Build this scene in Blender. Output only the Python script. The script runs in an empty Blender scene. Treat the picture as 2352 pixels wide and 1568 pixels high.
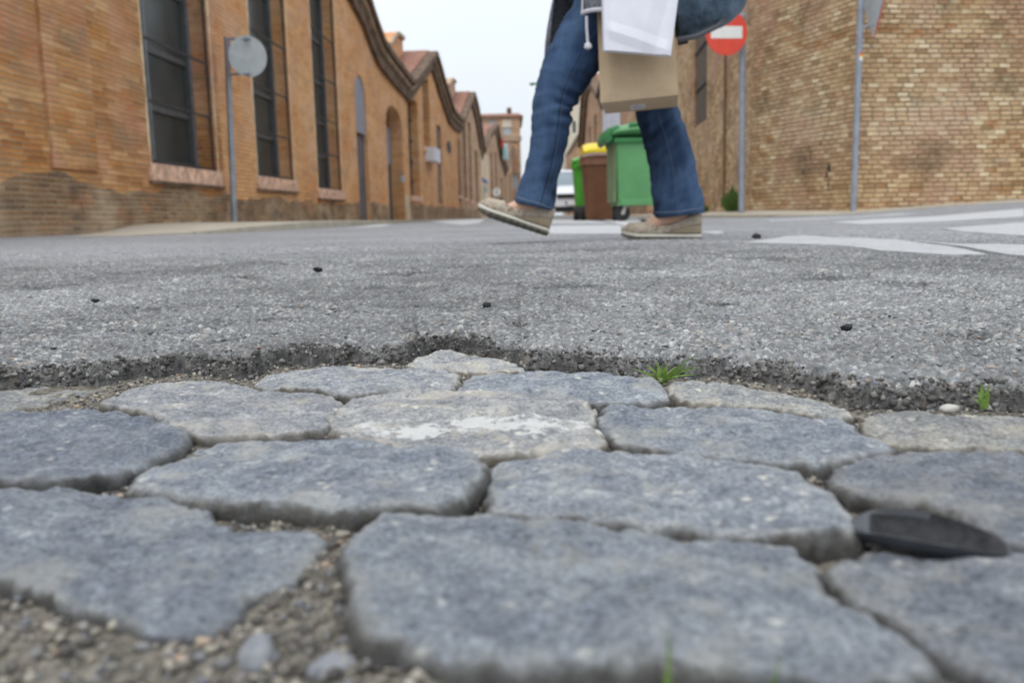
import bpy, bmesh, math, random
import numpy as np
from mathutils import Vector, Matrix, geometry
R = math.radians
random.seed(7)
# ------------------------------------------------------------------ camera, sky, sun
FPX = 2000.0; CX, CY = 1176.0, 784.0          # photograph measured on a 2352 x 1568 grid
PITCH = math.atan(287 / FPX); ROLL = 0.0225; CAMZ = 0.08
FW = Vector((0, math.cos(PITCH), -math.sin(PITCH)))
_r0 = Vector((1, 0, 0)); _u0 = Vector((0, math.sin(PITCH), math.cos(PITCH)))
RT = _r0 * math.cos(ROLL) - _u0 * math.sin(ROLL)
UP = _u0 * math.cos(ROLL) + _r0 * math.sin(ROLL)
S = bpy.context.scene
C = S.collection
cam_d = bpy.data.cameras.new("camera"); cam = bpy.data.objects.new("camera", cam_d); C.objects.link(cam)
cam.matrix_world = Matrix(((RT.x, UP.x, -FW.x, 0), (RT.y, UP.y, -FW.y, 0), (RT.z, UP.z, -FW.z, CAMZ), (0, 0, 0, 1)))
cam_d.sensor_width = 36; cam_d.lens = 36 * FPX / 2352; cam_d.clip_start = 0.01; cam_d.clip_end = 1500
cam_d.dof.use_dof = True; cam_d.dof.focus_distance = 0.70; cam_d.dof.aperture_fstop = 10.0
S.camera = cam
S.view_settings.view_transform = 'Standard'; S.view_settings.look = 'None'
S.view_settings.exposure = -0.38; S.view_settings.gamma = 1.0
SUN_EL, SUN_AZ = R(62), R(200)
W = bpy.data.worlds.new("World"); S.world = W; W.use_nodes = True
wn = W.node_tree; wn.nodes.clear()
sky = wn.nodes.new('ShaderNodeTexSky'); sky.sky_type = 'NISHITA'; sky.sun_disc = False
sky.sun_elevation = SUN_EL; sky.sun_rotation = SUN_AZ; sky.air_density = 1.5; sky.dust_density = 4
mx = wn.nodes.new('ShaderNodeMix'); mx.data_type = 'RGBA'; mx.inputs[0].default_value = 0.88
mx.inputs[7].default_value = (7.4, 7.9, 8.5, 1)      # the even white of the cloud cover
tc = wn.nodes.new('ShaderNodeTexCoord'); sx_ = wn.nodes.new('ShaderNodeSeparateXYZ'); wn.links.new(tc.outputs['Generated'], sx_.inputs[0])
gr = wn.nodes.new('ShaderNodeMath'); gr.operation = 'MULTIPLY_ADD'; gr.use_clamp = False; gr.inputs[1].default_value = 1.25; gr.inputs[2].default_value = 1.12   # overcast sky: brighter towards the zenith
wn.links.new(sx_.outputs[2], gr.inputs[0])
cn = wn.nodes.new('ShaderNodeTexNoise'); cn.inputs['Scale'].default_value = 2.2; cn.inputs['Detail'].default_value = 5; wn.links.new(tc.outputs['Generated'], cn.inputs['Vector'])
cm = wn.nodes.new('ShaderNodeMath'); cm.operation = 'MULTIPLY_ADD'; cm.inputs[1].default_value = 0.25; wn.links.new(cn.outputs[0], cm.inputs[0]); wn.links.new(gr.outputs[0], cm.inputs[2])
sc_ = wn.nodes.new('ShaderNodeVectorMath'); sc_.operation = 'SCALE'; wn.links.new(mx.outputs[2], sc_.inputs[0]); wn.links.new(cm.outputs[0], sc_.inputs[3])
bg = wn.nodes.new('ShaderNodeBackground'); bg.inputs[1].default_value = 0.12
ow = wn.nodes.new('ShaderNodeOutputWorld')
wn.links.new(sky.outputs[0], mx.inputs[6]); wn.links.new(sc_.outputs[0], bg.inputs[0]); wn.links.new(bg.outputs[0], ow.inputs[0])
sd = bpy.data.lights.new("sun", 'SUN'); sd.energy = 1.1; sd.angle = R(35); sd.color = (1, 0.97, 0.92)
so = bpy.data.objects.new("sun", sd); C.objects.link(so)
so.rotation_euler = (R(28), 0, R(-20))

# ------------------------------------------------------------------ rays and helpers
O = Vector((0, 0, CAMZ))
def ray(x, y): return (FW * FPX + RT * (x - CX) - UP * (y - CY)) / FPX
def on_z(x, y, z):
    d = ray(x, y); t = (z - CAMZ) / d.z; return O + d * t
def on_Y(x, y, Y):
    d = ray(x, y); return O + d * (Y / d.y)
def ss(a, b, x):
    t = np.clip((np.asarray(x, float) - a) / (b - a), 0, 1); return t * t * (3 - 2 * t)
def G(X, Y):
    return 0.115 * ss(3, 6, X) * ss(4, 10, Y) - 0.021 * (1 - ss(0.55, 1.9, Y))
def on_G(x, y, dz=0.0):
    d = ray(x, y); t = 0.3
    for _ in range(4000):
        p = O + d * t
        if p.z <= float(G(p.x, p.y)) + dz: break
        t *= 1.004
    return p
def mesh_np(name, v, f, uv=None, smooth=True):
    me = bpy.data.meshes.new(name)
    me.from_pydata([tuple(map(float, p)) for p in v] if not isinstance(v, np.ndarray) else v.tolist(), [], f if isinstance(f, list) else f.tolist())
    if smooth: me.polygons.foreach_set('use_smooth', [True] * len(me.polygons))
    me.update(); return me
def obj(name, me, mat=None, parent=None, **tags):
    o = bpy.data.objects.new(name, me); C.objects.link(o)
    if mat is not None and me is not None: me.materials.append(mat)
    if parent is not None:
        o.parent = parent
        if parent.get('_w') is not None: o.matrix_parent_inverse = Matrix.Translation(-parent.location)
    for k, val in tags.items(): o['kind' if k == 'kind' else k] = val
    return o
def thing(name, label, category, loc=(0, 0, 0), rz=0.0, group=None, ws=False):
    o = bpy.data.objects.new(name, None); C.objects.link(o); o.location = loc; o.rotation_euler = (0, 0, rz)
    o.empty_display_size = 0.1
    o['label'] = label; o['category'] = category
    if group: o['group'] = group
    if ws: o['_w'] = 1
    return o
class MB:
    """collects faces for one mesh"""
    def __init__(s): s.v = []; s.f = []; s.uv = []
    def add(s, vs, fs, uvs=None):
        b = len(s.v); s.v += [tuple(p) for p in vs]
        for k, f in enumerate(fs):
            s.f.append([b + i for i in f])
            s.uv.append(uvs[k] if uvs else None)
    def box(s, c, size, rz=0.0, M=None, taper=1.0):
        hx, hy, hz = size[0] / 2, size[1] / 2, size[2] / 2
        m = Matrix.Rotation(rz, 3, 'Z') if M is None else M
        vs = []
        for z in (-hz, hz):
            k = taper if z > 0 else 1.0
            for x, y in ((-hx, -hy), (hx, -hy), (hx, hy), (-hx, hy)): vs.append(Vector(c) + m @ Vector((x * k, y * k, z)))
        s.add(vs, [[3, 2, 1, 0], [4, 5, 6, 7], [0, 1, 5, 4], [1, 2, 6, 5], [2, 3, 7, 6], [3, 0, 4, 7]])
    def tube(s, pts, rad, n=12, cap=True, squash=1.0):
        pts = [Vector(p) for p in pts]; rad = rad if isinstance(rad, (list, tuple)) else [rad] * len(pts)
        b = len(s.v); up = Vector((0, 0, 1)); prev = None
        for i, p in enumerate(pts):
            t = (pts[min(i + 1, len(pts) - 1)] - pts[max(i - 1, 0)]).normalized()
            if prev is None:
                a = t.cross(up)
                if a.length < 1e-3: a = t.cross(Vector((1, 0, 0)))
                a.normalize()
            else:
                a = (prev - t * prev.dot(t)).normalized()
            prev = a; c2 = t.cross(a)
            for k in range(n):
                w = 2 * math.pi * k / n
                s.v.append(tuple(p + a * math.cos(w) * rad[i] + c2 * math.sin(w) * rad[i] * squash))
        for i in range(len(pts) - 1):
            for k in range(n):
                s.f.append([b + i * n + k, b + i * n + (k + 1) % n, b + (i + 1) * n + (k + 1) % n, b + (i + 1) * n + k]); s.uv.append(None)
        if cap:
            s.f.append([b + k for k in range(n)][::-1]); s.uv.append(None)
            e = b + (len(pts) - 1) * n; s.f.append([e + k for k in range(n)]); s.uv.append(None)
    def build(s, name, mat, parent=None, smooth=False, bevel=0, **tags):
        me = bpy.data.meshes.new(name); me.from_pydata(s.v, [], s.f)
        if any(u is not None for u in s.uv):
            L = me.uv_layers.new(name='uv'); k = 0
            for fi, f in enumerate(s.f):
                for j in range(len(f)):
                    L.data[k].uv = s.uv[fi][j] if s.uv[fi] else (s.v[f[j]][0] + s.v[f[j]][1], s.v[f[j]][2]); k += 1
        bm = bmesh.new(); bm.from_mesh(me); bmesh.ops.recalc_face_normals(bm, faces=bm.faces)
        if bevel: bmesh.ops.bevel(bm, geom=list(bm.edges), offset=bevel, segments=2, affect='EDGES', profile=0.6, clamp_overlap=True)
        bm.to_mesh(me); bm.free()
        if smooth:
            me.polygons.foreach_set('use_smooth', [True] * len(me.polygons))
            try: me.set_sharp_from_angle(angle=R(40))
            except Exception: pass
        return obj(name, me, mat, parent, **tags)
def loft(mb, rings, n=28, closed=True, cap0=True, cap1=True):
    """rings: (centre, axis a, axis b) -> ellipse rings joined"""
    b = len(mb.v)
    for c, a, bb in rings:
        for k in range(n):
            w = 2 * math.pi * k / n; mb.v.append(tuple(Vector(c) + Vector(a) * math.cos(w) + Vector(bb) * math.sin(w)))
    for i in range(len(rings) - 1):
        for k in range(n):
            mb.f.append([b + i * n + k, b + i * n + (k + 1) % n, b + (i + 1) * n + (k + 1) % n, b + (i + 1) * n + k]); mb.uv.append(None)
    if cap0: mb.f.append([b + k for k in range(n)][::-1]); mb.uv.append(None)
    if cap1: e = b + (len(rings) - 1) * n; mb.f.append([e + k for k in range(n)]); mb.uv.append(None)
# ---- numpy noise
_rng = np.random.RandomState(3)
_P = _rng.permutation(512); _P = np.concatenate([_P, _P, _P, _P]); _Gv = _rng.normal(size=(512, 3)); _Gv /= np.linalg.norm(_Gv, axis=1)[:, None]
def perlin(x, y, z):
    x = np.asarray(x, float); y = np.asarray(y, float); z = np.asarray(z, float) + 0 * x
    xi = np.floor(x).astype(int); yi = np.floor(y).astype(int); zi = np.floor(z).astype(int)
    xf, yf, zf = x - xi, y - yi, z - zi
    u, v, w = [t * t * t * (t * (t * 6 - 15) + 10) for t in (xf, yf, zf)]
    out = 0
    for dx in (0, 1):
        for dy in (0, 1):
            for dz in (0, 1):
                h = _P[(_P[(_P[(xi + dx) & 511] + yi + dy) & 511] + zi + dz) & 511]
                g = _Gv[h]
                d = g[..., 0] * (xf - dx) + g[..., 1] * (yf - dy) + g[..., 2] * (zf - dz)
                out = out + d * (u if dx else 1 - u) * (v if dy else 1 - v) * (w if dz else 1 - w)
    return out * 1.5
def fbm(x, y, z, o=4, lac=2.1, gain=0.5):
    s = 0; a = 1; f = 1
    for _ in range(o): s = s + a * perlin(x * f, y * f, z * f + 7.3 * f); a *= gain; f *= lac
    return s
def worley(x, y, cell, seed=0):
    """distance to nearest point, its random id (0..1), second distance - in cells"""
    gx, gy = np.asarray(x) / cell, np.asarray(y) / cell
    xi = np.floor(gx).astype(int); yi = np.floor(gy).astype(int)
    b1 = np.full(gx.shape, 9.0); b2 = np.full(gx.shape, 9.0); bid = np.zeros(gx.shape)
    for dx in (-1, 0, 1):
        for dy in (-1, 0, 1):
            h = _P[(_P[(xi + dx + seed * 17) & 511] + yi + dy) & 511]
            h2 = _P[(h + 91) & 511]; h3 = _P[(h2 + 57) & 511]
            d = np.hypot(xi + dx + h / 512.0 - gx, yi + dy + h2 / 512.0 - gy)
            nr = d < b1
            b2 = np.where(nr, b1, np.minimum(b2, d)); bid = np.where(nr, h3 / 512.0, bid); b1 = np.where(nr, d, b1)
    return b1, bid, b2
# ------------------------------------------------------------------ materials
class NT:
    def __init__(s, name, rough=0.8, metallic=0.0, spec=0.3):
        s.m = bpy.data.materials.new(name); s.m.use_nodes = True; s.t = s.m.node_tree; s.N = s.t.nodes; s.L = s.t.links
        s.b = s.N['Principled BSDF']; s.b.inputs['Roughness'].default_value = rough; s.b.inputs['Metallic'].default_value = metallic
        s.b.inputs['Specular IOR Level'].default_value = spec
        s.pos = s.N.new('ShaderNodeNewGeometry').outputs['Position']
        s.uv = s.N.new('ShaderNodeTexCoord').outputs['UV']
        s.obj = s.N.new('ShaderNodeTexCoord').outputs['Object']
    def inp(s, sock, v):
        if isinstance(v, bpy.types.NodeSocket): s.L.new(v, sock)
        else: sock.default_value = (v + (1,)) if isinstance(v, tuple) and len(v) == 3 and sock.type == 'RGBA' else v
    def ma(s, op, a, b=0.0, c=0.0, clamp=False):
        n = s.N.new('ShaderNodeMath'); n.operation = op; n.use_clamp = clamp
        s.inp(n.inputs[0], a); s.inp(n.inputs[1], b); s.inp(n.inputs[2], c); return n.outputs[0]
    def noise(s, v, scale, detail=4, rough=0.55, dist=0.0, col=False, typ=None):
        n = s.N.new('ShaderNodeTexNoise'); s.L.new(v, n.inputs['Vector']); n.inputs['Scale'].default_value = scale
        n.inputs['Detail'].default_value = detail; n.inputs['Roughness'].default_value = rough; n.inputs['Distortion'].default_value = dist
        return n.outputs['Color' if col else 'Fac']
    def voro(s, v, scale, feat='F1', out='Distance', rnd=1.0):
        n = s.N.new('ShaderNodeTexVoronoi'); s.L.new(v, n.inputs['Vector']); n.inputs['Scale'].default_value = scale; n.feature = feat
        n.inputs['Randomness'].default_value = rnd; return n.outputs[out]
    def ramp(s, f, stops, interp='LINEAR'):
        n = s.N.new('ShaderNodeValToRGB'); n.color_ramp.interpolation = interp; s.L.new(f, n.inputs[0]); e = n.color_ramp.elements
        while len(e) < len(stops): e.new(0.5)
        for k, (p, c) in enumerate(stops):
            e[k].position = p; e[k].color = tuple(c) + (1,) if not isinstance(c, (int, float)) else (c, c, c, 1)
        return n.outputs[0]
    def mix(s, f, a, b, mode='MIX'):
        n = s.N.new('ShaderNodeMix'); n.data_type = 'RGBA'; n.blend_type = mode
        s.inp(n.inputs[0], f); s.inp(n.inputs[6], a); s.inp(n.inputs[7], b); return n.outputs[2]
    def map(s, v, scale=(1, 1, 1), loc=(0, 0, 0)):
        n = s.N.new('ShaderNodeMapping'); s.L.new(v, n.inputs[0]); n.inputs['Scale'].default_value = scale; n.inputs['Location'].default_value = loc; return n.outputs[0]
    def sep(s, v): n = s.N.new('ShaderNodeSeparateXYZ'); s.L.new(v, n.inputs[0]); return n.outputs
    def comb(s, x, y, z=0.0):
        n = s.N.new('ShaderNodeCombineXYZ'); s.inp(n.inputs[0], x); s.inp(n.inputs[1], y); s.inp(n.inputs[2], z); return n.outputs[0]
    def wnoise(s, v, col=False): n = s.N.new('ShaderNodeTexWhiteNoise'); s.L.new(v, n.inputs[0]); return n.outputs[1 if col else 0]
    def attr(s, name, out='Color'): n = s.N.new('ShaderNodeAttribute'); n.attribute_name = name; return n.outputs[out]
    def col(s, v): s.inp(s.b.inputs['Base Color'], v); return s
    def bump(s, h, strength=0.5, dist=0.01):
        n = s.N.new('ShaderNodeBump'); s.L.new(h, n.inputs['Height']); n.inputs['Strength'].default_value = strength; n.inputs['Distance'].default_value = dist
        s.L.new(n.outputs[0], s.b.inputs['Normal']); return s
MAT = {}
def plain(name, col, rough=0.6, metallic=0.0, var=0.12, scale=8.0, spec=0.3, bump=0.0):
    t = NT(name, rough, metallic, spec)
    f = t.noise(t.obj, scale, 5, 0.6)
    a = tuple(max(0, c * (1 - 2 * var)) for c in col); b = tuple(min(1, c * (1 + 2 * var)) for c in col)
    t.col(t.ramp(f, [(0.25, a), (0.75, b)]))
    if bump: t.bump(t.noise(t.obj, scale * 6, 4), bump, 0.003)
    MAT[name] = t.m; return t.m
def brick(name, w, h, cols, mortar, patch, rust, dark, mort=0.2, seed=0.0, soft=1.0):
    t = NT(name, 0.9, 0, 0.15)
    wob = t.noise(t.uv, 3.0, 3, 0.6, col=True)
    x, y, _ = t.sep(t.uv); wx, wy, _ = t.sep(wob)
    big, _, _ = t.sep(t.noise(t.uv, 0.6, 2, 0.5, col=True))
    w2x, w2y, _ = t.sep(t.noise(t.uv, 18.0, 2, 0.6, col=True)); xx = t.ma('ADD', t.ma('ADD', x, t.ma('MULTIPLY', wx, 0.03)), t.ma('MULTIPLY', w2x, 0.022)); yy = t.ma('ADD', t.ma('ADD', y, t.ma('MULTIPLY', wy, 0.024)), t.ma('MULTIPLY', w2y, 0.012))
    v = t.ma('DIVIDE', yy, h); row = t.ma('FLOOR', v); fv = t.ma('SUBTRACT', v, row)
    off = t.ma('MULTIPLY', t.wnoise(t.comb(row, 3.3 + seed)), 0.6)
    u = t.ma('ADD', t.ma('DIVIDE', xx, w), t.ma('ADD', t.ma('MULTIPLY', t.ma('MODULO', row, 2.0), 0.5), off))
    cl = t.ma('FLOOR', u); fu = t.ma('SUBTRACT', u, cl)
    rnd = t.wnoise(t.comb(cl, row, seed))
    c = t.ramp(rnd, [(i / (len(cols) - 1), k) for i, k in enumerate(cols)])
    fine = t.noise(t.uv, 60, 4, 0.7)
    c = t.mix(0.35, c, t.ramp(fine, [(0.3, (0.2, 0.15, 0.1)), (0.7, (0.85, 0.72, 0.55))]), 'SOFT_LIGHT')
    # replaced and weathered areas, each with an outline of its own
    p1 = t.ramp(t.noise(t.map(t.uv, (1, 1, 1), (seed + 4, 2, 0)), 0.9, 5, 0.65), [(0.48, 0.0), (0.60, 1.0)])
    c = t.mix(t.ma('MULTIPLY', p1, 0.7), c, patch)
    c = t.mix(0.75, c, t.ramp(t.noise(t.map(t.uv, (1, 1.4, 1), (seed, 3, 0)), 0.7, 6, 0.7), [(0.3, 0.16), (0.7, 0.76)]), 'SOFT_LIGHT')
    r2 = t.wnoise(t.comb(cl, row, seed + 9))
    p2 = t.ma('MULTIPLY', t.ramp(t.noise(t.map(t.uv, (1, 1.7, 1), (seed + 9, 5, 0)), 1.3, 4, 0.7), [(0.54, 0.0), (0.66, 1.0)]), r2)
    c = t.mix(p2, c, rust)
    p3 = t.ramp(t.noise(t.map(t.uv, (0.8, 1.5, 1), (seed + 1, 8, 0)), 1.6, 6, 0.7), [(0.52, 0.0), (0.68, 0.9)])
    c = t.mix(p3, c, dark)
    m1 = t.ramp(t.ma('ABSOLUTE', t.ma('SUBTRACT', fv, 0.5)), [(0.5 - mort * 0.5 - 0.06, 0.0), (0.5 - mort * 0.5 + 0.06, 1.0)])
    mw = mort * h / w
    m2 = t.ramp(t.ma('ABSOLUTE', t.ma('SUBTRACT', fu, 0.5)), [(0.5 - mw * 0.5 - 0.02, 0.0), (0.5 - mw * 0.5 + 0.02, 1.0)])
    m = t.ma('MAXIMUM', m1, m2)
    worn = t.ramp(t.noise(t.uv, 2.3, 4, 0.6), [(0.35, 0.25), (0.6, 1.0)])
    mm = t.ma('MULTIPLY', m, t.ma('MULTIPLY', worn, soft))
    c = t.mix(mm, c, mortar)
    t.col(c)
    hgt = t.ma('ADD', t.ma('MULTIPLY', m, -1.0), t.ma('ADD', t.ma('MULTIPLY', fine, 0.5), t.ma('MULTIPLY', rnd, 0.5)))
    t.bump(hgt, 1.0, 0.014)
    MAT[name] = t.m; return t.m
def wtag(v): return v
# left street front: orange ochre, lime-washed fine brick; right: sandy bricks
brick('brick_ochre', 0.30, 0.052, [(0.36, 0.17, 0.065), (0.56, 0.295, 0.12), (0.48, 0.225, 0.08), (0.66, 0.40, 0.20), (0.41, 0.225, 0.10)],
      (0.58, 0.40, 0.24), (0.60, 0.32, 0.21), (0.50, 0.18, 0.06), (0.30, 0.19, 0.11), mort=0.26, seed=1.0, soft=0.75)
brick('brick_ochre_smooth', 0.30, 0.062, [(0.66, 0.365, 0.18), (0.75, 0.435, 0.22), (0.72, 0.42, 0.22), (0.63, 0.35, 0.165)],
      (0.66, 0.42, 0.24), (0.68, 0.42, 0.27), (0.58, 0.26, 0.10), (0.48, 0.30, 0.17), mort=0.2, seed=5.0, soft=0.3)
brick('brick_base', 0.22, 0.05, [(0.20, 0.13, 0.08), (0.33, 0.21, 0.12), (0.28, 0.18, 0.10), (0.18, 0.12, 0.08), (0.42, 0.29, 0.18)],
      (0.50, 0.39, 0.27), (0.54, 0.42, 0.29), (0.50, 0.20, 0.09), (0.10, 0.078, 0.07), mort=0.3, seed=3.0, soft=0.8)
brick('brick_sandy', 0.155, 0.058, [(0.33, 0.215, 0.12), (0.66, 0.50, 0.31), (0.57, 0.41, 0.25), (0.84, 0.71, 0.50), (0.49, 0.33, 0.195), (0.72, 0.56, 0.37), (0.44, 0.275, 0.16)],
      (0.20, 0.14, 0.085), (0.52, 0.33, 0.23), (0.40, 0.17, 0.05), (0.20, 0.14, 0.08), mort=0.26, seed=11.0, soft=1.0)
brick('brick_far', 0.30, 0.062, [(0.42, 0.26, 0.165), (0.52, 0.35, 0.23), (0.58, 0.40, 0.27), (0.46, 0.30, 0.19)],
      (0.56, 0.43, 0.31), (0.55, 0.38, 0.28), (0.46, 0.22, 0.12), (0.34, 0.25, 0.18), mort=0.2, seed=21.0, soft=0.5)
plain('cornice', (0.13, 0.085, 0.055), 0.9, var=0.35, scale=3)
plain('cornice_light', (0.36, 0.27, 0.19), 0.9, var=0.25, scale=3)
plain('sill', (0.62, 0.40, 0.29), 0.85, var=0.3, scale=9)
plain('lime', (0.72, 0.58, 0.40), 0.9, var=0.2, scale=6)
plain('window_frame', (0.085, 0.086, 0.088), 0.5, var=0.15)
plain('window_frame_light', (0.16, 0.168, 0.185), 0.5, var=0.15)
plain('iron', (0.045, 0.04, 0.04), 0.7, var=0.2)
plain('glass_dark', (0.045, 0.056, 0.056), 0.3, var=0.2, scale=1.5, spec=0.4)
plain('louvre', (0.10, 0.078, 0.058), 0.8, var=0.2)
plain('door_grey', (0.105, 0.105, 0.12), 0.6, var=0.15, scale=2)
plain('door_grey_light', (0.24, 0.245, 0.29), 0.6, var=0.1, scale=2)
plain('pole', (0.30, 0.335, 0.385), 0.55, metallic=0.25, var=0.12, scale=6)
plain('sign_back', (0.42, 0.45, 0.46), 0.5, metallic=0.1, var=0.08)
plain('sign_red', (0.72, 0.075, 0.045), 0.4, var=0.05)
plain('sign_white', (0.8, 0.8, 0.76), 0.4, var=0.04)
plain('cream', (0.62, 0.56, 0.44), 0.85, var=0.1, scale=0.4)
plain('beige_wall', (0.58, 0.45, 0.31), 0.85, var=0.15, scale=0.8)
plain('white_panel', (0.66, 0.68, 0.74), 0.6, var=0.06, scale=1)
plain('roof_tile', (0.26, 0.13, 0.09), 0.9, var=0.35, scale=5)
plain('roof_pink', (0.48, 0.2, 0.15), 0.9, var=0.2, scale=3)
plain('bin_green', (0.115, 0.31, 0.125), 0.45, var=0.08, scale=3)
plain('bin_green_shaded', (0.17, 0.25, 0.13), 0.5, var=0.1, scale=3)  # container green with the shade of its left face mixed in
plain('bin_green_dark', (0.035, 0.17, 0.055), 0.5, var=0.15)
plain('bin_lime', (0.075, 0.36, 0.035), 0.45, var=0.08)
plain('bin_brown', (0.135, 0.058, 0.028), 0.5, var=0.1)
plain('bin_brown_rim', (0.21, 0.10, 0.06), 0.5, var=0.1)
plain('bin_yellow', (0.80, 0.58, 0.01), 0.4, var=0.04)
plain('rubber', (0.03, 0.03, 0.032), 0.7, var=0.2)
plain('metal_light', (0.45, 0.43, 0.38), 0.5, var=0.15)
plain('car_paint', (0.78, 0.80, 0.84), 0.25, var=0.02, spec=0.5)
plain('car_glass', (0.18, 0.24, 0.27), 0.1, var=0.1, scale=2, spec=0.6)
plain('car_black', (0.02, 0.02, 0.022), 0.5)
plain('lamp_glass', (0.55, 0.58, 0.6), 0.15)
plain('blue', (0.02, 0.06, 0.32), 0.5)
plain('teal', (0.35, 0.55, 0.55), 0.5)
plain('red_cloth', (0.6, 0.08, 0.06), 0.7)
plain('skin', (0.62, 0.38, 0.27), 0.5, var=0.05, scale=14)
plain('hair', (0.07, 0.04, 0.02), 0.6, var=0.3, scale=30)
plain('sticker_yellow', (0.7, 0.5, 0.05), 0.5)
def pavement_mat():
    t = NT('pavement', 0.9); n = t.noise(t.pos, 3, 5, 0.6); f = t.noise(t.pos, 90, 3, 0.6)
    c = t.ramp(n, [(0.3, (0.36, 0.32, 0.25)), (0.7, (0.50, 0.45, 0.37))]); c = t.mix(0.3, c, t.ramp(f, [(0.3, 0.15), (0.7, 0.9)]), 'SOFT_LIGHT')
    x, y, _ = t.sep(t.pos)
    g = t.ma('MAXIMUM', t.ma('LESS_THAN', t.ma('FRACT', t.ma('MULTIPLY', x, 2.5)), 0.03), t.ma('LESS_THAN', t.ma('FRACT', t.ma('MULTIPLY', y, 2.5)), 0.03))
    c = t.mix(t.ma('MULTIPLY', g, 0.5), c, (0.18, 0.16, 0.13)); t.col(c); t.bump(f, 0.4, 0.002); MAT['pavement'] = t.m
pavement_mat()
def road_mat():
    t = NT('asphalt', 0.93, 0, 0.2)
    a = t.attr('agg')                       # colour of each stone of the aggregate
    near = t.attr('near', 'Fac')
    P = t.pos
    vc = t.voro(P, 150, out='Color'); vr, vg, _ = t.sep(vc)
    far = t.ramp(vr, [(0.0, (0.12, 0.12, 0.125)), (0.4, (0.235, 0.235, 0.24)), (0.75, (0.31, 0.31, 0.315)), (1.0, (0.48, 0.48, 0.48))])
    c = t.mix(near, far, a)
    big = t.noise(P, 1.1, 5, 0.6)
    c = t.mix(0.8, c, t.ramp(big, [(0.3, 0.30), (0.7, 0.66)]), 'SOFT_LIGHT')
    med = t.noise(P, 14, 5, 0.65)
    c = t.mix(0.45, c, t.ramp(med, [(0.3, 0.3), (0.7, 0.68)]), 'SOFT_LIGHT')
    fine = t.noise(P, 900, 3, 0.7)
    c = t.mix(0.6, c, t.ramp(fine, [(0.25, 0.12), (0.75, 0.88)]), 'SOFT_LIGHT')
    t.col(c)
    vd = t.voro(P, 170); h = t.ma('ADD', t.ma('MULTIPLY', t.ma('SUBTRACT', 1.0, vd), 1.0), t.ma('MULTIPLY', t.noise(P, 500, 3, 0.7), 0.8))
    t.bump(h, 0.8, 0.0016); MAT['asphalt'] = t.m
road_mat()
def ground_mat():
    t = NT('ground_far', 0.95); n = t.noise(t.pos, 2, 5, 0.6)
    t.col(t.ramp(n, [(0.3, (0.16, 0.16, 0.16)), (0.7, (0.22, 0.22, 0.215))])); t.bump(t.noise(t.pos, 60, 4), 0.5, 0.004); MAT['ground_far'] = t.m
ground_mat()
def stone_mat(name, white=None):
    t = NT(name, 0.75, 0, 0.3); P = t.pos
    oi = t.N.new('ShaderNodeObjectInfo').outputs['Random']
    n1 = t.noise(P, 42, 7, 0.72, 0.4); n2 = t.noise(P, 130, 5, 0.65, 0.2); n3 = t.noise(P, 430, 5, 0.8)
    c = t.ramp(n1, [(0.30, (0.10, 0.111, 0.129)), (0.46, (0.155, 0.165, 0.182)), (0.60, (0.220, 0.227, 0.234)), (0.74, (0.31, 0.307, 0.292))])
    c = t.mix(0.55, c, t.ramp(n2, [(0.3, 0.22), (0.7, 0.76)]), 'SOFT_LIGHT')
    v = t.voro(P, 95, out='Distance')
    spots = t.ma('MULTIPLY', t.ramp(v, [(0.12, 1.0), (0.3, 0.0)]), t.ramp(t.noise(P, 60, 3), [(0.5, 0.0), (0.62, 0.8)]))
    c = t.mix(spots, c, (0.44, 0.42, 0.37))
    c = t.mix(1.0, c, t.ramp(n3, [(0.3, 0.08), (0.7, 0.92)]), 'SOFT_LIGHT')
    e = t.attr('edge', 'Fac')
    dust = t.ma('MULTIPLY', t.ma('POWER', e, 0.8), t.ramp(t.noise(P, 55, 5, 0.7), [(0.35, 0.1), (0.6, 1.0)]))
    c = t.mix(t.ma('MULTIPLY', dust, 0.6), c, (0.30, 0.285, 0.25))
    bb = t.ramp(t.noise(P, 26, 6, 0.7), [(0.53, 0.0), (0.64, 0.55)]); c = t.mix(bb, c, (0.30, 0.285, 0.25))
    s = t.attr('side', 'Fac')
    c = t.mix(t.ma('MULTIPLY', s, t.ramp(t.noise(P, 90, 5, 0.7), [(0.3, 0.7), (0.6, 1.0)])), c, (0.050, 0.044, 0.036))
    tint = t.ramp(oi, [(0.0, (0.42, 0.44, 0.47)), (0.5, (0.5, 0.5, 0.5)), (1.0, (0.60, 0.585, 0.56))])
    c = t.mix(0.7, c, tint, 'SOFT_LIGHT')
    oc = t.N.new('ShaderNodeObjectInfo').outputs['Color']; c = t.mix(1.0, c, oc, 'MULTIPLY')
    if white is not None:
        x, y, z = t.sep(P)
        d = t.ma('ADD', t.ma('POWER', t.ma('DIVIDE', t.ma('SUBTRACT', x, white[0]), 0.060), 2.0), t.ma('POWER', t.ma('DIVIDE', t.ma('SUBTRACT', y, white[1]), 0.017), 2.0))
        f = t.ma('SUBTRACT', t.ma('ADD', t.ma('ADD', t.ma('MULTIPLY', t.noise(P, 70, 3, 0.6), 1.1), t.ma('MULTIPLY', t.noise(P, 230, 4, 0.8), 0.8)), -0.27), t.ma('MULTIPLY', d, 0.12))
        c = t.mix(t.ramp(f, [(0.60, 0.0), (0.68, 0.92)]), c, (0.72, 0.71, 0.68))
    t.col(c)
    h = t.ma('ADD', t.ma('MULTIPLY', n2, 1.0), t.ma('MULTIPLY', n3, 0.8)); t.bump(h, 1.0, 0.0026)
    MAT[name] = t.m; return t.m
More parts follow.
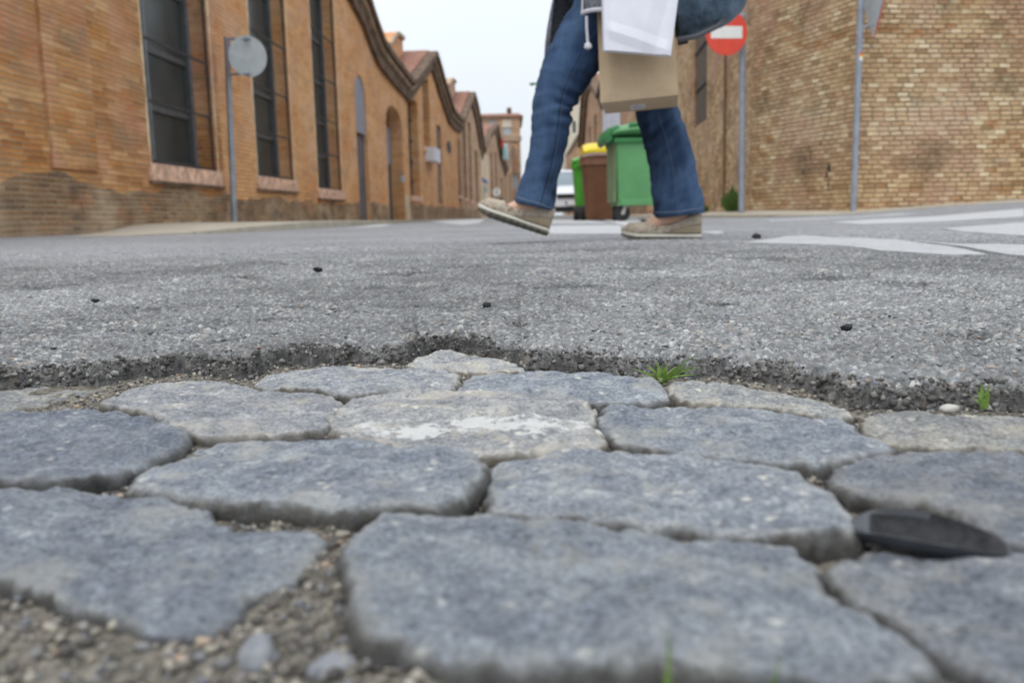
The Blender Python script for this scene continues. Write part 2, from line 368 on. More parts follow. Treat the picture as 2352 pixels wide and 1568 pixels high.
def island_mat(name, stops, scale=300, rough=0.85):
    t = NT(name, rough, 0, 0.3); r = t.N.new('ShaderNodeNewGeometry').outputs['Random Per Island']
    c = t.ramp(r, stops); c = t.mix(0.5, c, t.ramp(t.noise(t.pos, scale, 4, 0.7), [(0.3, 0.2), (0.7, 0.8)]), 'SOFT_LIGHT'); t.col(c)
    t.bump(t.noise(t.pos, scale * 2, 3), 0.5, 0.001); MAT[name] = t.m; return t.m
island_mat('gravel', [(0.0, (0.055, 0.05, 0.045)), (0.2, (0.12, 0.11, 0.10)), (0.45, (0.20, 0.175, 0.145)), (0.6, (0.16, 0.17, 0.19)), (0.75, (0.30, 0.27, 0.22)), (0.94, (0.36, 0.33, 0.27)), (0.96, (0.38, 0.24, 0.15)), (1.0, (0.46, 0.44, 0.40))])
island_mat('crumb', [(0.0, (0.05, 0.047, 0.042)), (0.3, (0.09, 0.084, 0.077)), (0.6, (0.135, 0.127, 0.118)), (0.85, (0.20, 0.19, 0.175)), (1.0, (0.30, 0.29, 0.27))], 500)
island_mat('aggregate', [(0.0, (0.08, 0.10, 0.10)), (0.2, (0.15, 0.16, 0.165)), (0.45, (0.27, 0.265, 0.25)), (0.6, (0.20, 0.22, 0.245)), (0.8, (0.37, 0.36, 0.33)), (0.9, (0.30, 0.21, 0.16)), (1.0, (0.46, 0.45, 0.42))], 500)
def sand_mat():
    t = NT('sand', 0.95); P = t.pos; n = t.noise(P, 60, 6, 0.7); v = t.voro(P, 420, out='Color'); vr, _, _ = t.sep(v)
    c = t.ramp(n, [(0.3, (0.085, 0.075, 0.062)), (0.5, (0.15, 0.135, 0.11)), (0.72, (0.24, 0.215, 0.175))])
    c = t.mix(0.6, c, t.ramp(vr, [(0.0, 0.1), (1.0, 0.9)]), 'SOFT_LIGHT'); t.col(c)
    t.bump(t.ma('ADD', t.voro(P, 420), t.noise(P, 900, 3)), 0.8, 0.0012); MAT['sand'] = t.m
sand_mat()
def paint_mat():
    t = NT('road_paint', 0.8); P = t.pos; n = t.noise(P, 26, 6, 0.75)
    worn = t.ramp(t.ma('ADD', t.ma('MULTIPLY', n, 0.6), t.ma('MULTIPLY', t.noise(P, 190, 4, 0.8), 0.4)), [(0.49, 0.0), (0.60, 0.75)])
    c = t.mix(t.noise(P, 5, 3), (0.42, 0.42, 0.42), (0.58, 0.58, 0.585)); c = t.mix(worn, c, (0.33, 0.33, 0.33)); t.col(c)
    t.bump(t.noise(P, 220, 4, 0.7), 1.0, 0.004); MAT['road_paint'] = t.m
paint_mat()
def denim_mat():
    t = NT('denim', 0.85, 0, 0.15); P = t.obj
    n = t.noise(P, 5, 4, 0.55); x, y, z = t.sep(P)
    c = t.ramp(n, [(0.3, (0.007, 0.013, 0.030)), (0.55, (0.014, 0.029, 0.068)), (0.75, (0.032, 0.065, 0.14))])
    f = t.attr('fade', 'Fac'); c = t.mix(t.ma('MULTIPLY', f, 0.66), c, (0.07, 0.122, 0.215))
    tw = t.N.new('ShaderNodeTexWave'); t.L.new(t.map(P, (1, 1, 1)), tw.inputs[0]); tw.wave_type = 'BANDS'; tw.bands_direction = 'DIAGONAL'; tw.inputs['Scale'].default_value = 220; tw.inputs['Distortion'].default_value = 1.0
    c = t.mix(0.35, c, t.ramp(tw.outputs[1], [(0.2, 0.25), (0.8, 0.75)]), 'SOFT_LIGHT')
    c = t.mix(0.3, c, t.ramp(t.noise(t.map(P, (3, 3, 0.6)), 60, 4, 0.7), [(0.3, 0.2), (0.7, 0.8)]), 'SOFT_LIGHT'); t.col(c)
    t.bump(tw.outputs[1], 0.3, 0.0006); MAT['denim'] = t.m
denim_mat()
def fleck(name, a, b, scale, rough=0.9, bump=0.4):
    t = NT(name, rough, 0, 0.2); n = t.noise(t.obj, scale, 5, 0.8)
    t.col(t.ramp(n, [(0.35, a), (0.65, b)])); t.bump(n, bump, 0.001); MAT[name] = t.m
fleck('tweed', (0.05, 0.055, 0.065), (0.30, 0.31, 0.34), 160)
fleck('suede', (0.34, 0.28, 0.215), (0.50, 0.425, 0.335), 60)
fleck('kraft', (0.50, 0.37, 0.235), (0.57, 0.43, 0.285), 7, 0.75, 0.15)
fleck('white_paper', (0.70, 0.70, 0.76), (0.77, 0.77, 0.83), 5, 0.6, 0.1)
fleck('cord', (0.50, 0.48, 0.52), (0.68, 0.66, 0.70), 120)
fleck('bag_leather', (0.03, 0.048, 0.07), (0.14, 0.20, 0.27), 9, 0.4, 0.3)
fleck('sole', (0.58, 0.55, 0.47), (0.68, 0.65, 0.56), 60)
fleck('wedge', (0.30, 0.24, 0.165), (0.37, 0.30, 0.21), 60)
fleck('tread', (0.12, 0.11, 0.08), (0.19, 0.175, 0.13), 60)
fleck('stitch', (0.11, 0.125, 0.155), (0.19, 0.20, 0.23), 300)
fleck('hem_stitch', (0.15, 0.19, 0.27), (0.24, 0.28, 0.36), 300)
fleck('cardigan', (0.01, 0.02, 0.22), (0.03, 0.05, 0.45), 80)
fleck('label_paper', (0.60, 0.60, 0.64), (0.75, 0.75, 0.78), 30)
fleck('label_ink', (0.22, 0.22, 0.28), (0.32, 0.32, 0.38), 200)
fleck('grass', (0.075, 0.15, 0.025), (0.22, 0.33, 0.075), 120, 0.5, 0.1)
fleck('grass_dry', (0.42, 0.40, 0.22), (0.50, 0.50, 0.32), 120, 0.6, 0.1)
fleck('weed', (0.05, 0.10, 0.025), (0.15, 0.22, 0.06), 60, 0.6, 0.1)
fleck('black_plastic', (0.018, 0.021, 0.026), (0.034, 0.038, 0.046), 40, 0.38, 0.1)
MAT['black_plastic'].node_tree.nodes['Principled BSDF'].inputs['Specular IOR Level'].default_value = 0.8
fleck('bow', (0.10, 0.075, 0.055), (0.16, 0.125, 0.09), 60)
fleck('tar', (0.014, 0.014, 0.016), (0.04, 0.04, 0.042), 300, 0.6, 0.6)
fleck('stone_white', (0.66, 0.65, 0.62), (0.8, 0.8, 0.78), 200)
fleck('stone_pale', (0.34, 0.33, 0.30), (0.46, 0.45, 0.42), 200)
fleck('stone_orange', (0.45, 0.22, 0.10), (0.62, 0.36, 0.20), 200)
fleck('pebble_grey', (0.16, 0.17, 0.19), (0.29, 0.295, 0.30), 150)
fleck('graffiti', (0.03, 0.03, 0.03), (0.07, 0.07, 0.065), 40)
# ------------------------------------------------------------------ ground, road, asphalt edge
ZC = -0.028                                            # tops of the setts
mb = MB(); n = 24
gx = np.linspace(-400, 400, n); vs = [(x, y, -0.075) for y in gx for x in gx]
mb.add(vs, [[j * n + i, j * n + i + 1, (j + 1) * n + i + 1, (j + 1) * n + i] for j in range(n - 1) for i in range(n - 1)])
mb.build('ground', MAT['ground_far'], kind='structure')
EDGE_PX = [(-900, 930), (-400, 915), (-150, 900), (0, 893), (120, 885), (250, 878), (290, 866), (420, 862), (575, 868), (600, 855), (680, 838), (760, 832), (930, 836), (945, 820), (962, 808), (1015, 797), (1070, 807), (1140, 820), (1188, 832), (1200, 845), (1300, 850), (1500, 858), (1545, 868), (1650, 866), (1760, 880), (1860, 902), (1960, 936), (2080, 945), (2200, 937), (2352, 948), (2700, 960), (3300, 960)]
E = np.array([tuple(on_z(x, y, ZC - 0.004))[:2] for x, y in EDGE_PX])
ang = E[:, 0] / E[:, 1]
u_lo, u_hi = -1.5, 1.5
ext_u = np.concatenate([[u_lo], ang, [u_hi]]); ext_y = np.concatenate([[E[0, 1] * 0.8], E[:, 1], [E[-1, 1] * 0.8]])
U = np.concatenate([np.linspace(u_lo, -0.72, 40)[:-1], np.linspace(-0.72, 0.72, 980), np.linspace(0.72, u_hi, 40)[1:]])
ye = np.interp(U, ext_u, ext_y)
ye = ye + 0.006 * fbm(U * 22, 0 * U, 3.0, 4) + 0.003 * perlin(U * 160, 0 * U, 1.0)
nf = 44                                               # rows on the broken face
ROWS = []
for k in range(nf):
    ROWS.append(ye + 0.018 * k / nf)
y0 = ROWS[-1]
r1 = np.linspace(0, 1, 400)[1:]
for r in r1: ROWS.append((y0 + 0.0004) * (2.6 / y0) ** (r ** 1.08))
for r in np.linspace(0, 1, 70)[1:]: ROWS.append(np.full_like(U, 2.6) * (160 / 2.6) ** r)
Yg = np.array(ROWS); Xg = Yg * U[None, :]
t = np.clip((Yg - ye[None, :]) / 0.018, 0, 1)
near = 1 - ss(1.6, 2.6, Yg)
Yc = Yg - 0.030 * (1 - t) ** 1.4            # distance measured down the broken face
big1, id1, b2 = worley(Xg + 0.002 * perlin(Xg * 300, Yc * 300, 0), Yc, 0.0085, 0)
sm1, id2, s2 = worley(Xg, Yc, 0.0042, 3)
szf = np.where(id1 > 0.45, 1.0, 0.25)
bump = np.clip(0.46 - big1, 0, 1) ** 0.7 * 0.0030 * szf * (0.5 + id1) + np.clip(0.5 - sm1, 0, 1) * 0.0016
rough = 0.0022 * fbm(Xg * 45, Yg * 45, 1.0, 4) + 0.0015 * fbm(Xg * 240, Yg * 240, 2.0, 3, gain=0.7)
wave = 0.004 * perlin(Xg * 3.1, Yg * 3.1, 5.0) * ss(0.6, 1.2, Yg)
fade = 1 - ss(2.0, 6.0, Yg) * 0.9
Z = G(Xg, Yg) + (bump * 0.75 + rough) * fade + wave * (1 - ss(2.5, 8, Yg))
face = (1 - t) ** 1.5
crumble = 0.0075 * fbm(Xg * 48, Yc * 48, 9.0, 5, gain=0.62) + 0.004 * np.clip(0.5 - worley(Xg, Yc, 0.010, 5)[0], 0, 1)
lip = np.exp(-((Yg - ye[None, :]) / (0.040 * (1 + 0.6 * perlin(Xg * 8, 0 * Yg, 4.4)))) ** 2)
bot = ZC - 0.016
sh = 1 - (1 - t) ** 3.2
Z = bot + (Z - bot) * sh + crumble * (lip * 0.9 + (1 - t) * 0.5) * (0.3 + 0.7 * sh) - 0.0035 * lip * (1.2 + perlin(Xg * 12, Yg * 12, 4))
Yg = Yg + (1 - t) * 0.0035 * fbm(Xg * 55, Z * 70, 2.5, 4)[:, :] * np.minimum(1, t * 6 + 0.3)
# wide cracks by the painted stripe
CR = [[(2060, 552), (2120, 556), (2200, 566), (2260, 576), (2352, 592), (2500, 600)], [(2010, 552), (2150, 553), (2260, 548), (2352, 545), (2500, 538)], [(1130, 576), (1200, 574), (1290, 573), (1420, 577), (1500, 575)], [(1016, 800), (1021, 782), (1014, 768)], [(560, 600), (700, 612), (830, 606), (960, 618), (1100, 612)], [(1560, 640), (1700, 628), (1860, 634), (2050, 618), (2240, 622)], [(240, 700), (420, 712), (610, 704), (780, 716)]]
crack = np.zeros_like(Z)
jx = 0.012 * fbm(Xg * 9, Yg * 9, 0.5, 3)
for k, line in enumerate(CR):
    pts = [on_G(*p) for p in line]
    for a, b in zip(pts[:-1], pts[1:]):
        ax, ay, bx, by = a.x, a.y, b.x, b.y; dx, dy = bx - ax, by - ay
        tt = np.clip(((Xg - ax) * dx + (Yg + jx - ay) * dy) / (dx * dx + dy * dy), 0, 1)
        d = np.hypot(Xg - ax - tt * dx, Yg + jx - ay - tt * dy)
        crack = np.maximum(crack, np.exp(-(d / (0.012 if k < 2 else 0.006 if k == 2 else 0.0022 if k == 3 else 0.0045)) ** 2))
Z = Z - 0.006 * crack
# worn hollows holding dark dirt
spot = np.zeros_like(Z)
for px_, py_, wx_, wy_ in ((1340, 575, .10, .10), (1230, 577, .07, .06), (862, 656, .035, .03), (1310, 660, .04, .028), (1900, 641, .05, .04), (930, 627, .05, .035), (1790, 594, .06, .07), (560, 640, .04, .03), (1450, 618, .04, .03), (2085, 655, .035, .03), (320, 760, .03, .02), (1620, 700, .03, .022), (640, 735, .022, .018), (1180, 745, .02, .014), (2240, 770, .03, .02), (90, 660, .05, .04)):
    q = on_G(px_, py_); e_ = ((Xg - q.x) / wx_) ** 2 + ((Yg - q.y) / wy_) ** 2
    spot = np.maximum(spot, np.clip(1.25 - e_ + 1.3 * fbm(Xg * 28, Yg * 28, px_ * .01, 4, gain=.65), 0, 1) * (e_ < 3.5))
Z = Z - 0.0022 * spot
ny, nx = Z.shape
V = np.stack([Xg, Yg, Z], -1).reshape(-1, 3)
# shallow overhang noise on the face
i0 = np.arange((ny - 1) * nx).reshape(ny - 1, nx)[:, :-1]
F = np.stack([i0, i0 + 1, i0 + 1 + nx, i0 + nx], -1).reshape(-1, 4)
me = bpy.data.meshes.new('road'); me.vertices.add(len(V)); me.vertices.foreach_set('co', V.ravel())
me.loops.add(F.size); me.loops.foreach_set('vertex_index', F.ravel()); me.polygons.add(len(F))
me.polygons.foreach_set('loop_start', np.arange(0, F.size, 4)); me.polygons.foreach_set('use_smooth', np.ones(len(F), bool)); me.update()
# aggregate colours
def pick(idv, table):
    k = np.clip((idv * len(table)).astype(int), 0, len(table) - 1); return np.array(table)[k]
tabA = [(.09, .10, .105), (.13, .15, .15), (.17, .175, .18), (.20, .22, .24), (.25, .25, .24), (.30, .30, .285), (.38, .37, .345), (.33, .31, .28), (.45, .44, .41), (.27, .23, .20)]
tabB = [(.10, .10, .103), (.17, .17, .172), (.23, .23, .232), (.30, .30, .295), (.42, .42, .41)]
cB = pick(id2, tabB); cA = pick((id1 * 7.31) % 1, tabA)
mA = np.clip((0.42 - big1) * 9, 0, 1) * (szf > 0.5)
mA = mA * (0.25 + 0.75 * ss(-0.25, 0.3, perlin(Xg * 9, Yg * 9, 6.0)))
mB_ = np.clip((0.5 - sm1) * 6, 0, 1) * 0.8
binder = np.array([.175, .174, .172])
col = binder * (1 - mB_[..., None]) + cB * mB_[..., None]
col = col * (1 - mA[..., None]) + cA * mA[..., None]
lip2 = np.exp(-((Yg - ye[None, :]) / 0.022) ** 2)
edge_dark = np.clip(lip2 * 0.8 - 0.30 + 0.5 * perlin(Xg * 14, Yg * 14, 8) * lip2 + (1 - t) ** 0.7 * 0.95, 0, 1)[..., None]  # darker towards the broken edge and down its face
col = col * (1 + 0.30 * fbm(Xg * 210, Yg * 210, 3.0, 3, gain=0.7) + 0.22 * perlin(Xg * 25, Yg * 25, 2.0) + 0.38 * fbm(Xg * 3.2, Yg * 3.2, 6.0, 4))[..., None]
col = col * (1 - edge_dark) + (col * 0.42 + np.array([.022, .020, .016])) * edge_dark
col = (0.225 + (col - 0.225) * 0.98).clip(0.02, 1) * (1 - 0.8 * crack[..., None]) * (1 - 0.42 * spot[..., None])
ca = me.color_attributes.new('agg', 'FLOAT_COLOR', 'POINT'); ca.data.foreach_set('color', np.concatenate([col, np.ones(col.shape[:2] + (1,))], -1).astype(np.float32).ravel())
na = me.attributes.new('near', 'FLOAT', 'POINT'); na.data.foreach_set('value', np.maximum(near, crack).astype(np.float32).ravel())
obj('road', me, MAT['asphalt'], kind='structure')

def ico_template(sub=1):
    bm = bmesh.new(); bmesh.ops.create_icosphere(bm, subdivisions=sub, radius=1.0); bm.verts.ensure_lookup_table()
    v = np.array([tuple(p.co) for p in bm.verts]); f = np.array([[q.index for q in x.verts] for x in bm.faces]); bm.free(); return v, f
TV, TF = ico_template(1); TV2, TF2 = ico_template(3)
def scatter(name, pos, size, mat, flat=(0.5, 0.8), seed=1, **tags):
    rg = np.random.RandomState(seed); N = len(pos); nv = len(TV)
    s = size[:, None, None]
    base = TV[None] * (1 + 0.34 * rg.normal(size=(N, nv, 1)).clip(-1.3, 1.3))
    base = base * np.stack([rg.uniform(0.7, 1.25, N), rg.uniform(0.6, 1.0, N), rg.uniform(flat[0], flat[1], N)], -1)[:, None, :]
    a = rg.uniform(0, 6.28, N); ca_, sa = np.cos(a)[:, None], np.sin(a)[:, None]
    x = base[..., 0] * ca_ - base[..., 1] * sa; y = base[..., 0] * sa + base[..., 1] * ca_
    base = np.stack([x, y, base[..., 2]], -1) * s + pos[:, None, :]
    V = base.reshape(-1, 3); F = (TF[None] + (np.arange(N) * nv)[:, None, None]).reshape(-1, 3)
    me = bpy.data.meshes.new(name); me.vertices.add(len(V)); me.vertices.foreach_set('co', V.ravel())
    me.loops.add(F.size); me.loops.foreach_set('vertex_index', F.ravel()); me.polygons.add(len(F))
    me.polygons.foreach_set('loop_start', np.arange(0, F.size, 3)); me.polygons.foreach_set('use_smooth', np.ones(len(F), bool)); me.update()
    return obj(name, me, mat, **tags)
# crumbs breaking out of the edge face
rg = np.random.RandomState(31); N = 9000
ci = rg.randint(45, len(U) - 46, N); ri = (rg.uniform(0, 1, N) ** 1.1 * (nf + 7)).astype(int)
pp = np.stack([Xg[ri, ci], Yg[ri, ci], Z[ri, ci]], -1); k = np.abs(U[ci]) < 0.75
pp = pp[k]; sz = 0.0004 + 0.0026 * rg.uniform(0, 1, len(pp)) ** 3.6
scatter('asphalt_crumbs', pp, sz, MAT['crumb'], (0.5, 0.9), 14, kind='stuff', label='dark crumbs breaking out of the worn asphalt edge', category='crumbs')
# worn hollow patches and loose aggregate on the asphalt
rg = np.random.RandomState(12)
N = 22000
yy = 0.42 + (rg.uniform(0, 1, N) ** 1.3) * 1.9; xx = rg.uniform(-0.68, 0.68, N) * yy
yed = np.interp(xx / yy, U, ye)
dens = perlin(xx * 6, yy * 6, 3.0) + 0.25 * perlin(xx * 30, yy * 30, 1.0)
k = (yy > yed + 0.012) & (dens > rg.uniform(-0.55, 0.35, N)); xx, yy = xx[k], yy[k]
sz = 0.0008 + 0.0019 * rg.uniform(0, 1, len(xx)) ** 2.6
zz = G(xx, yy) + 0.0006 + 0.0022 * fbm(xx * 45, yy * 45, 1.0, 4) + 0.004 * perlin(xx * 3.1, yy * 3.1, 5.0) * ss(0.6, 1.2, yy) - 0.004 * np.exp(-((yy - np.interp(xx / yy, U, ye)) / 0.035) ** 2)
scatter('loose_aggregate', np.stack([xx, yy, zz], -1), sz, MAT['aggregate'], (0.35, 0.6), 4, kind='stuff', label='worn aggregate stones standing proud of the asphalt', category='aggregate')

# ------------------------------------------------------------------ painted crossing
def resample(poly, step):
    out = []
    for a, b in zip(poly, poly[1:] + poly[:1]):
        a, b = Vector(a), Vector(b); m = max(1, int((b - a).length / step)); out += [tuple(a.lerp(b, i / m)) for i in range(m)]
    return out
def stripe(px, name='crossing_stripe'):
    P = [on_G(*p, dz=0.003) for p in px]
    poly = [(p.x, p.y) for p in P]
    Yn = min(p.y for p in P)
    poly = resample(poly, 0.03)
    poly = [(x + 0.006 * float(perlin(x * 30, y * 30, 0.5)), y + 0.008 * float(perlin(x * 30, y * 30, 7.5))) for x, y in poly]
    tr = geometry.tessellate_polygon([[Vector((x, y, 0)) for x, y in poly]])
    bm = bmesh.new(); vs = [bm.verts.new((x, y, 0)) for x, y in poly]
    for f in tr:
        try: bm.faces.new([vs[i] for i in f])
        except ValueError: pass
    for _ in range(3):
        lg = [e for e in bm.edges if e.calc_length() > 0.12]
        if not lg: break
        bmesh.ops.subdivide_edges(bm, edges=lg, cuts=1); bmesh.ops.triangulate(bm, faces=bm.faces)
    for v in bm.verts:
        x, y = v.co.x, v.co.y
        v.co.z = float(G(x, y)) + 0.0042 + float(0.004 * perlin(x * 3.1, y * 3.1, 5.0) * ss(0.6, 1.2, y) * (1 - ss(2.5, 8, y))) - 0.0012
    bmesh.ops.recalc_face_normals(bm, faces=bm.faces)
    for f in bm.faces:
        if f.normal.z < 0: f.normal_flip()
    bd = [e for e in bm.edges if e.is_boundary]; r_ = bmesh.ops.extrude_edge_only(bm, edges=bd)
    for v in [g for g in r_['geom'] if isinstance(g, bmesh.types.BMVert)]: v.co.z -= 0.006
    me = bpy.data.meshes.new(name); bm.to_mesh(me); bm.free()
    obj(name, me, MAT['road_paint'], kind='structure')
stripe([(1711, 556), (1804, 543), (1849, 541), (1979, 547), (2060, 550), (2110, 558), (2200, 570), (2270, 583), (2180, 583), (2020, 575), (1880, 562), (1800, 558)])
stripe([(2075, 552), (2200, 560), (2352, 561), (2700, 566), (2700, 612), (2352, 588), (2290, 580), (2210, 566), (2130, 557)])
stripe([(2160, 525), (2352, 511), (2700, 492), (2700, 560), (2352, 541), (2240, 532)])
stripe([(1905, 511), (2016, 503), (2200, 492), (2352, 479), (2352, 497), (2165, 508), (1979, 515)])
stripe([(1756, 506), (1900, 500), (2060, 491), (2105, 491), (2000, 497), (1850, 504), (1770, 507)])
stripe([(1265, 505), (1345, 504.5), (1405, 513), (1262, 513)])
stripe([(1262, 519), (1420, 517), (1436, 530), (1430, 538), (1262, 536)])
stripe([(1380, 504), (1470, 504), (1490, 515), (1440, 520)])
stripe([(985, 509), (1060, 504), (1115, 503), (1100, 512), (1060, 516)])
stripe([(797, 524), (870, 515), (905, 513), (880, 520)])
stripe([(1600, 533), (1650, 530), (1665, 534), (1640, 537)])

# ------------------------------------------------------------------ pavements
def pave(name, K, Wl, skirt=-0.05):
    mb = MB(); n = len(K)
    M = 6; rows = []
    for k, w in zip(K, Wl):
        rows.append([Vector(k).lerp(Vector(w), i / M) for i in range(M + 1)])
    vs = [p for r in rows for p in r]
    fs = [[i * (M + 1) + j, i * (M + 1) + j + 1, (i + 1) * (M + 1) + j + 1, (i + 1) * (M + 1) + j] for i in range(n - 1) for j in range(M)]
    mb.add(vs, fs)
    vs = []; fs = []
    for k in K: vs += [Vector(k), Vector((k[0], k[1], skirt))]
    fs = [[2 * i, 2 * i + 1, 2 * i + 3, 2 * i + 2] for i in range(n - 1)]
    mb.add(vs, fs); return mb.build(name, MAT['pavement'], kind='structure')
def LX(d): return -4.59 + 0.047 * d
pave('left_pavement', [(-2.05, 60, 0.02), (-2.05, 30, 0.03), (-2.0, 14.3, 0.066), (-2.1, 9, 0.066), (-2.1, 7.6, 0.05), (-2.35, 6.7, 0.02), (-2.8, 6.35, 0.004), (-3.5, 7.0, 0.002), (-4.0, 8.2, 0.0)],
     [(LX(60), 60, 0.03), (LX(30), 30, 0.04), (LX(14.3), 14.3, 0.085), (LX(11), 11, 0.095), (LX(10), 10, 0.09), (LX(9.5), 9.5, 0.06), (LX(9.2), 9.2, 0.03), (LX(9), 9.0, 0.012), (LX(8.9), 8.9, 0.004)])
C0 = Vector((3.59, 13.07, 0)); C1 = Vector((4.31, 11.0, 0))
pave('right_pavement', [(2.9, 60, 0.03), (2.85, 30, 0.03), (2.75, 16, 0.035), (2.9, 11.6, 0.03), (3.6, 9.9, float(G(3.6, 9.9)) + .012), (5.0, 9.8, float(G(5, 9.8)) + .012), (7, 10.2, 0.13), (14, 11, 0.14)],
     [(4.9, 60, 0.06), (4.6, 30, 0.06), (3.9, 17, 0.08), (C0.x, C0.y, 0.09), (C1.x, C1.y, 0.05), (5.6, 11.16, 0.115), (6.7, 11.3, 0.16), (14, 12.2, 0.22)])
# ------------------------------------------------------------------ granite setts
wp = on_z(1110, 985, ZC)
stone_mat('sett_stone'); stone_mat('sett_stone_white', (wp.x, wp.y))
def catmull(P, n):
    P = np.array(P, float); m = len(P); d = np.concatenate([[0], np.cumsum(np.linalg.norm(np.roll(P, -1, 0) - P, axis=1))])
    out = []
    for s in np.linspace(0, d[-1], n, endpoint=False):
        i = min(np.searchsorted(d, s, 'right') - 1, m - 1); t = (s - d[i]) / max(1e-9, d[i + 1] - d[i])
        p0, p1, p2, p3 = P[(i - 1) % m], P[i], P[(i + 1) % m], P[(i + 2) % m]
        c = 0.5 * ((2 * p1) + (-p0 + p2) * t + (2 * p0 - 5 * p1 + 4 * p2 - p3) * t * t + (-p0 + 3 * p1 - 3 * p2 + p3) * t ** 3)
        out.append(0.4 * c + 0.6 * (p1 * (1 - t) + p2 * t))
    return np.array(out)
STONE_XY = []
def sett(px, label, i_=0, dz=0.0, tilt=(0, 0), H=0.026, Rr=0.013, mat='sett_stone', dome=0.004, seed=0, tone=(1, 1, 1)):
    pts = [tuple(on_z(x, y, ZC + dz))[:2] for x, y in px]
    NT_ = 260; o = catmull(pts, NT_)
    cen = o.mean(0); STONE_XY.append(o.copy())
    th = np.arange(NT_)
    o = o + (o - cen) / np.linalg.norm(o - cen, axis=1)[:, None] * (0.0026 * fbm(o[:, 0] * 55, o[:, 1] * 55, seed * 1.7, 5, gain=0.6))[:, None]
    dist = np.linalg.norm(o - cen, axis=1)
    un = (o - cen) / dist[:, None]
    o = o + un * (0.0016 - 0.007 * np.clip(perlin(o[:, 0] * 75, o[:, 1] * 75, seed * 2.3 + 4) - 0.28, 0, 1) - 0.004 * np.clip(perlin(o[:, 0] * 190, o[:, 1] * 190, seed * 1.3 + 4) - 0.2, 0, 1))[:, None]
    dist = np.linalg.norm(o - cen, axis=1)
    rr = np.concatenate([np.linspace(0, 0.7, 34), 0.7 + 0.3 * np.sin(np.linspace(0, 1, 30)[1:] * math.pi / 2)])
    Rg = rr[:, None]; X = cen[0] + (o[:, 0] - cen[0])[None] * Rg; Y = cen[1] + (o[:, 1] - cen[1])[None] * Rg
    de = (1 - Rg) * dist[None]
    rloc = Rr * (1 + 0.8 * perlin(X * 40, Y * 40, seed + 0.3))
    q = np.clip(1 - de / rloc, 0, 1)
    drop = H * (1 - np.sqrt(np.clip(1 - q ** 2, 0, 1)))
    z = ZC + dz + dome * (1 - Rg ** 2.6) + tilt[0] * (X - cen[0]) + tilt[1] * (Y - cen[1])
    z = z + 0.0034 * fbm(X * 20, Y * 20, seed + 2.0, 3) + 0.0011 * fbm(X * 100, Y * 100, seed + 5.0, 5, gain=0.65)
    z = z - 0.0009 * np.clip(1 - de / 0.020, 0, 1) ** 1.6
    z = z - drop + q * 0.0026 * fbm(X * 140, Y * 140, seed + 8.0, 3)
    # skirt
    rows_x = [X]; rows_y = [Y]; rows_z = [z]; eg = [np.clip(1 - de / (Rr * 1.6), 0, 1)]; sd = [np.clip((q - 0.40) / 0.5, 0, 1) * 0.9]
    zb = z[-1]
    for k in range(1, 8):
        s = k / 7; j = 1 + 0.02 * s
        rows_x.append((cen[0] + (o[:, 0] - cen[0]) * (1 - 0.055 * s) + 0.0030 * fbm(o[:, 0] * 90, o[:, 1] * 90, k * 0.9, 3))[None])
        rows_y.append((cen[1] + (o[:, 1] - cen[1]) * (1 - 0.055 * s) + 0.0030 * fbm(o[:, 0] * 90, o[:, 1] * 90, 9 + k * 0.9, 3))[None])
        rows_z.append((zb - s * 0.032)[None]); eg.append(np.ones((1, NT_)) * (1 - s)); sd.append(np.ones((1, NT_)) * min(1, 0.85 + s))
    X = np.vstack(rows_x); Y = np.vstack(rows_y); z = np.vstack(rows_z); eg = np.vstack(eg); sd = np.vstack(sd)
    nr = X.shape[0]
    V = np.stack([X, Y, z], -1).reshape(-1, 3) - np.array([cen[0], cen[1], ZC])
    i = np.arange(nr - 1)[:, None] * NT_; j = np.arange(NT_)[None]; jn = (j + 1) % NT_
    F = np.stack([i + j, i + NT_ + j, i + NT_ + jn, i + jn], -1).reshape(-1, 4)
    area = 0.5 * np.sum(o[:, 0] * np.roll(o[:, 1], -1) - np.roll(o[:, 0], -1) * o[:, 1])
    if area < 0: F = F[:, ::-1]
    me = bpy.data.meshes.new('granite_sett'); me.vertices.add(len(V)); me.vertices.foreach_set('co', V.ravel())
    F = np.ascontiguousarray(F)
    me.loops.add(F.size); me.loops.foreach_set('vertex_index', F.ravel()); me.polygons.add(len(F))
    me.polygons.foreach_set('loop_start', np.arange(0, F.size, 4)); me.polygons.foreach_set('use_smooth', np.ones(len(F), bool)); me.update()
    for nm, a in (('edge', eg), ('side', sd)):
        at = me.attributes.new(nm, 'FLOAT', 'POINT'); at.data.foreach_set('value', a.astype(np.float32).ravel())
    ob = obj('granite_sett', me, MAT[mat], label=label, category='paving stone', group='granite setts laid in rows')
    ob.location = (cen[0], cen[1], ZC); ob.color = tuple((1.12 if i_ < 9 else 1.2) * q_ for q_ in tone) + (1,); return ob
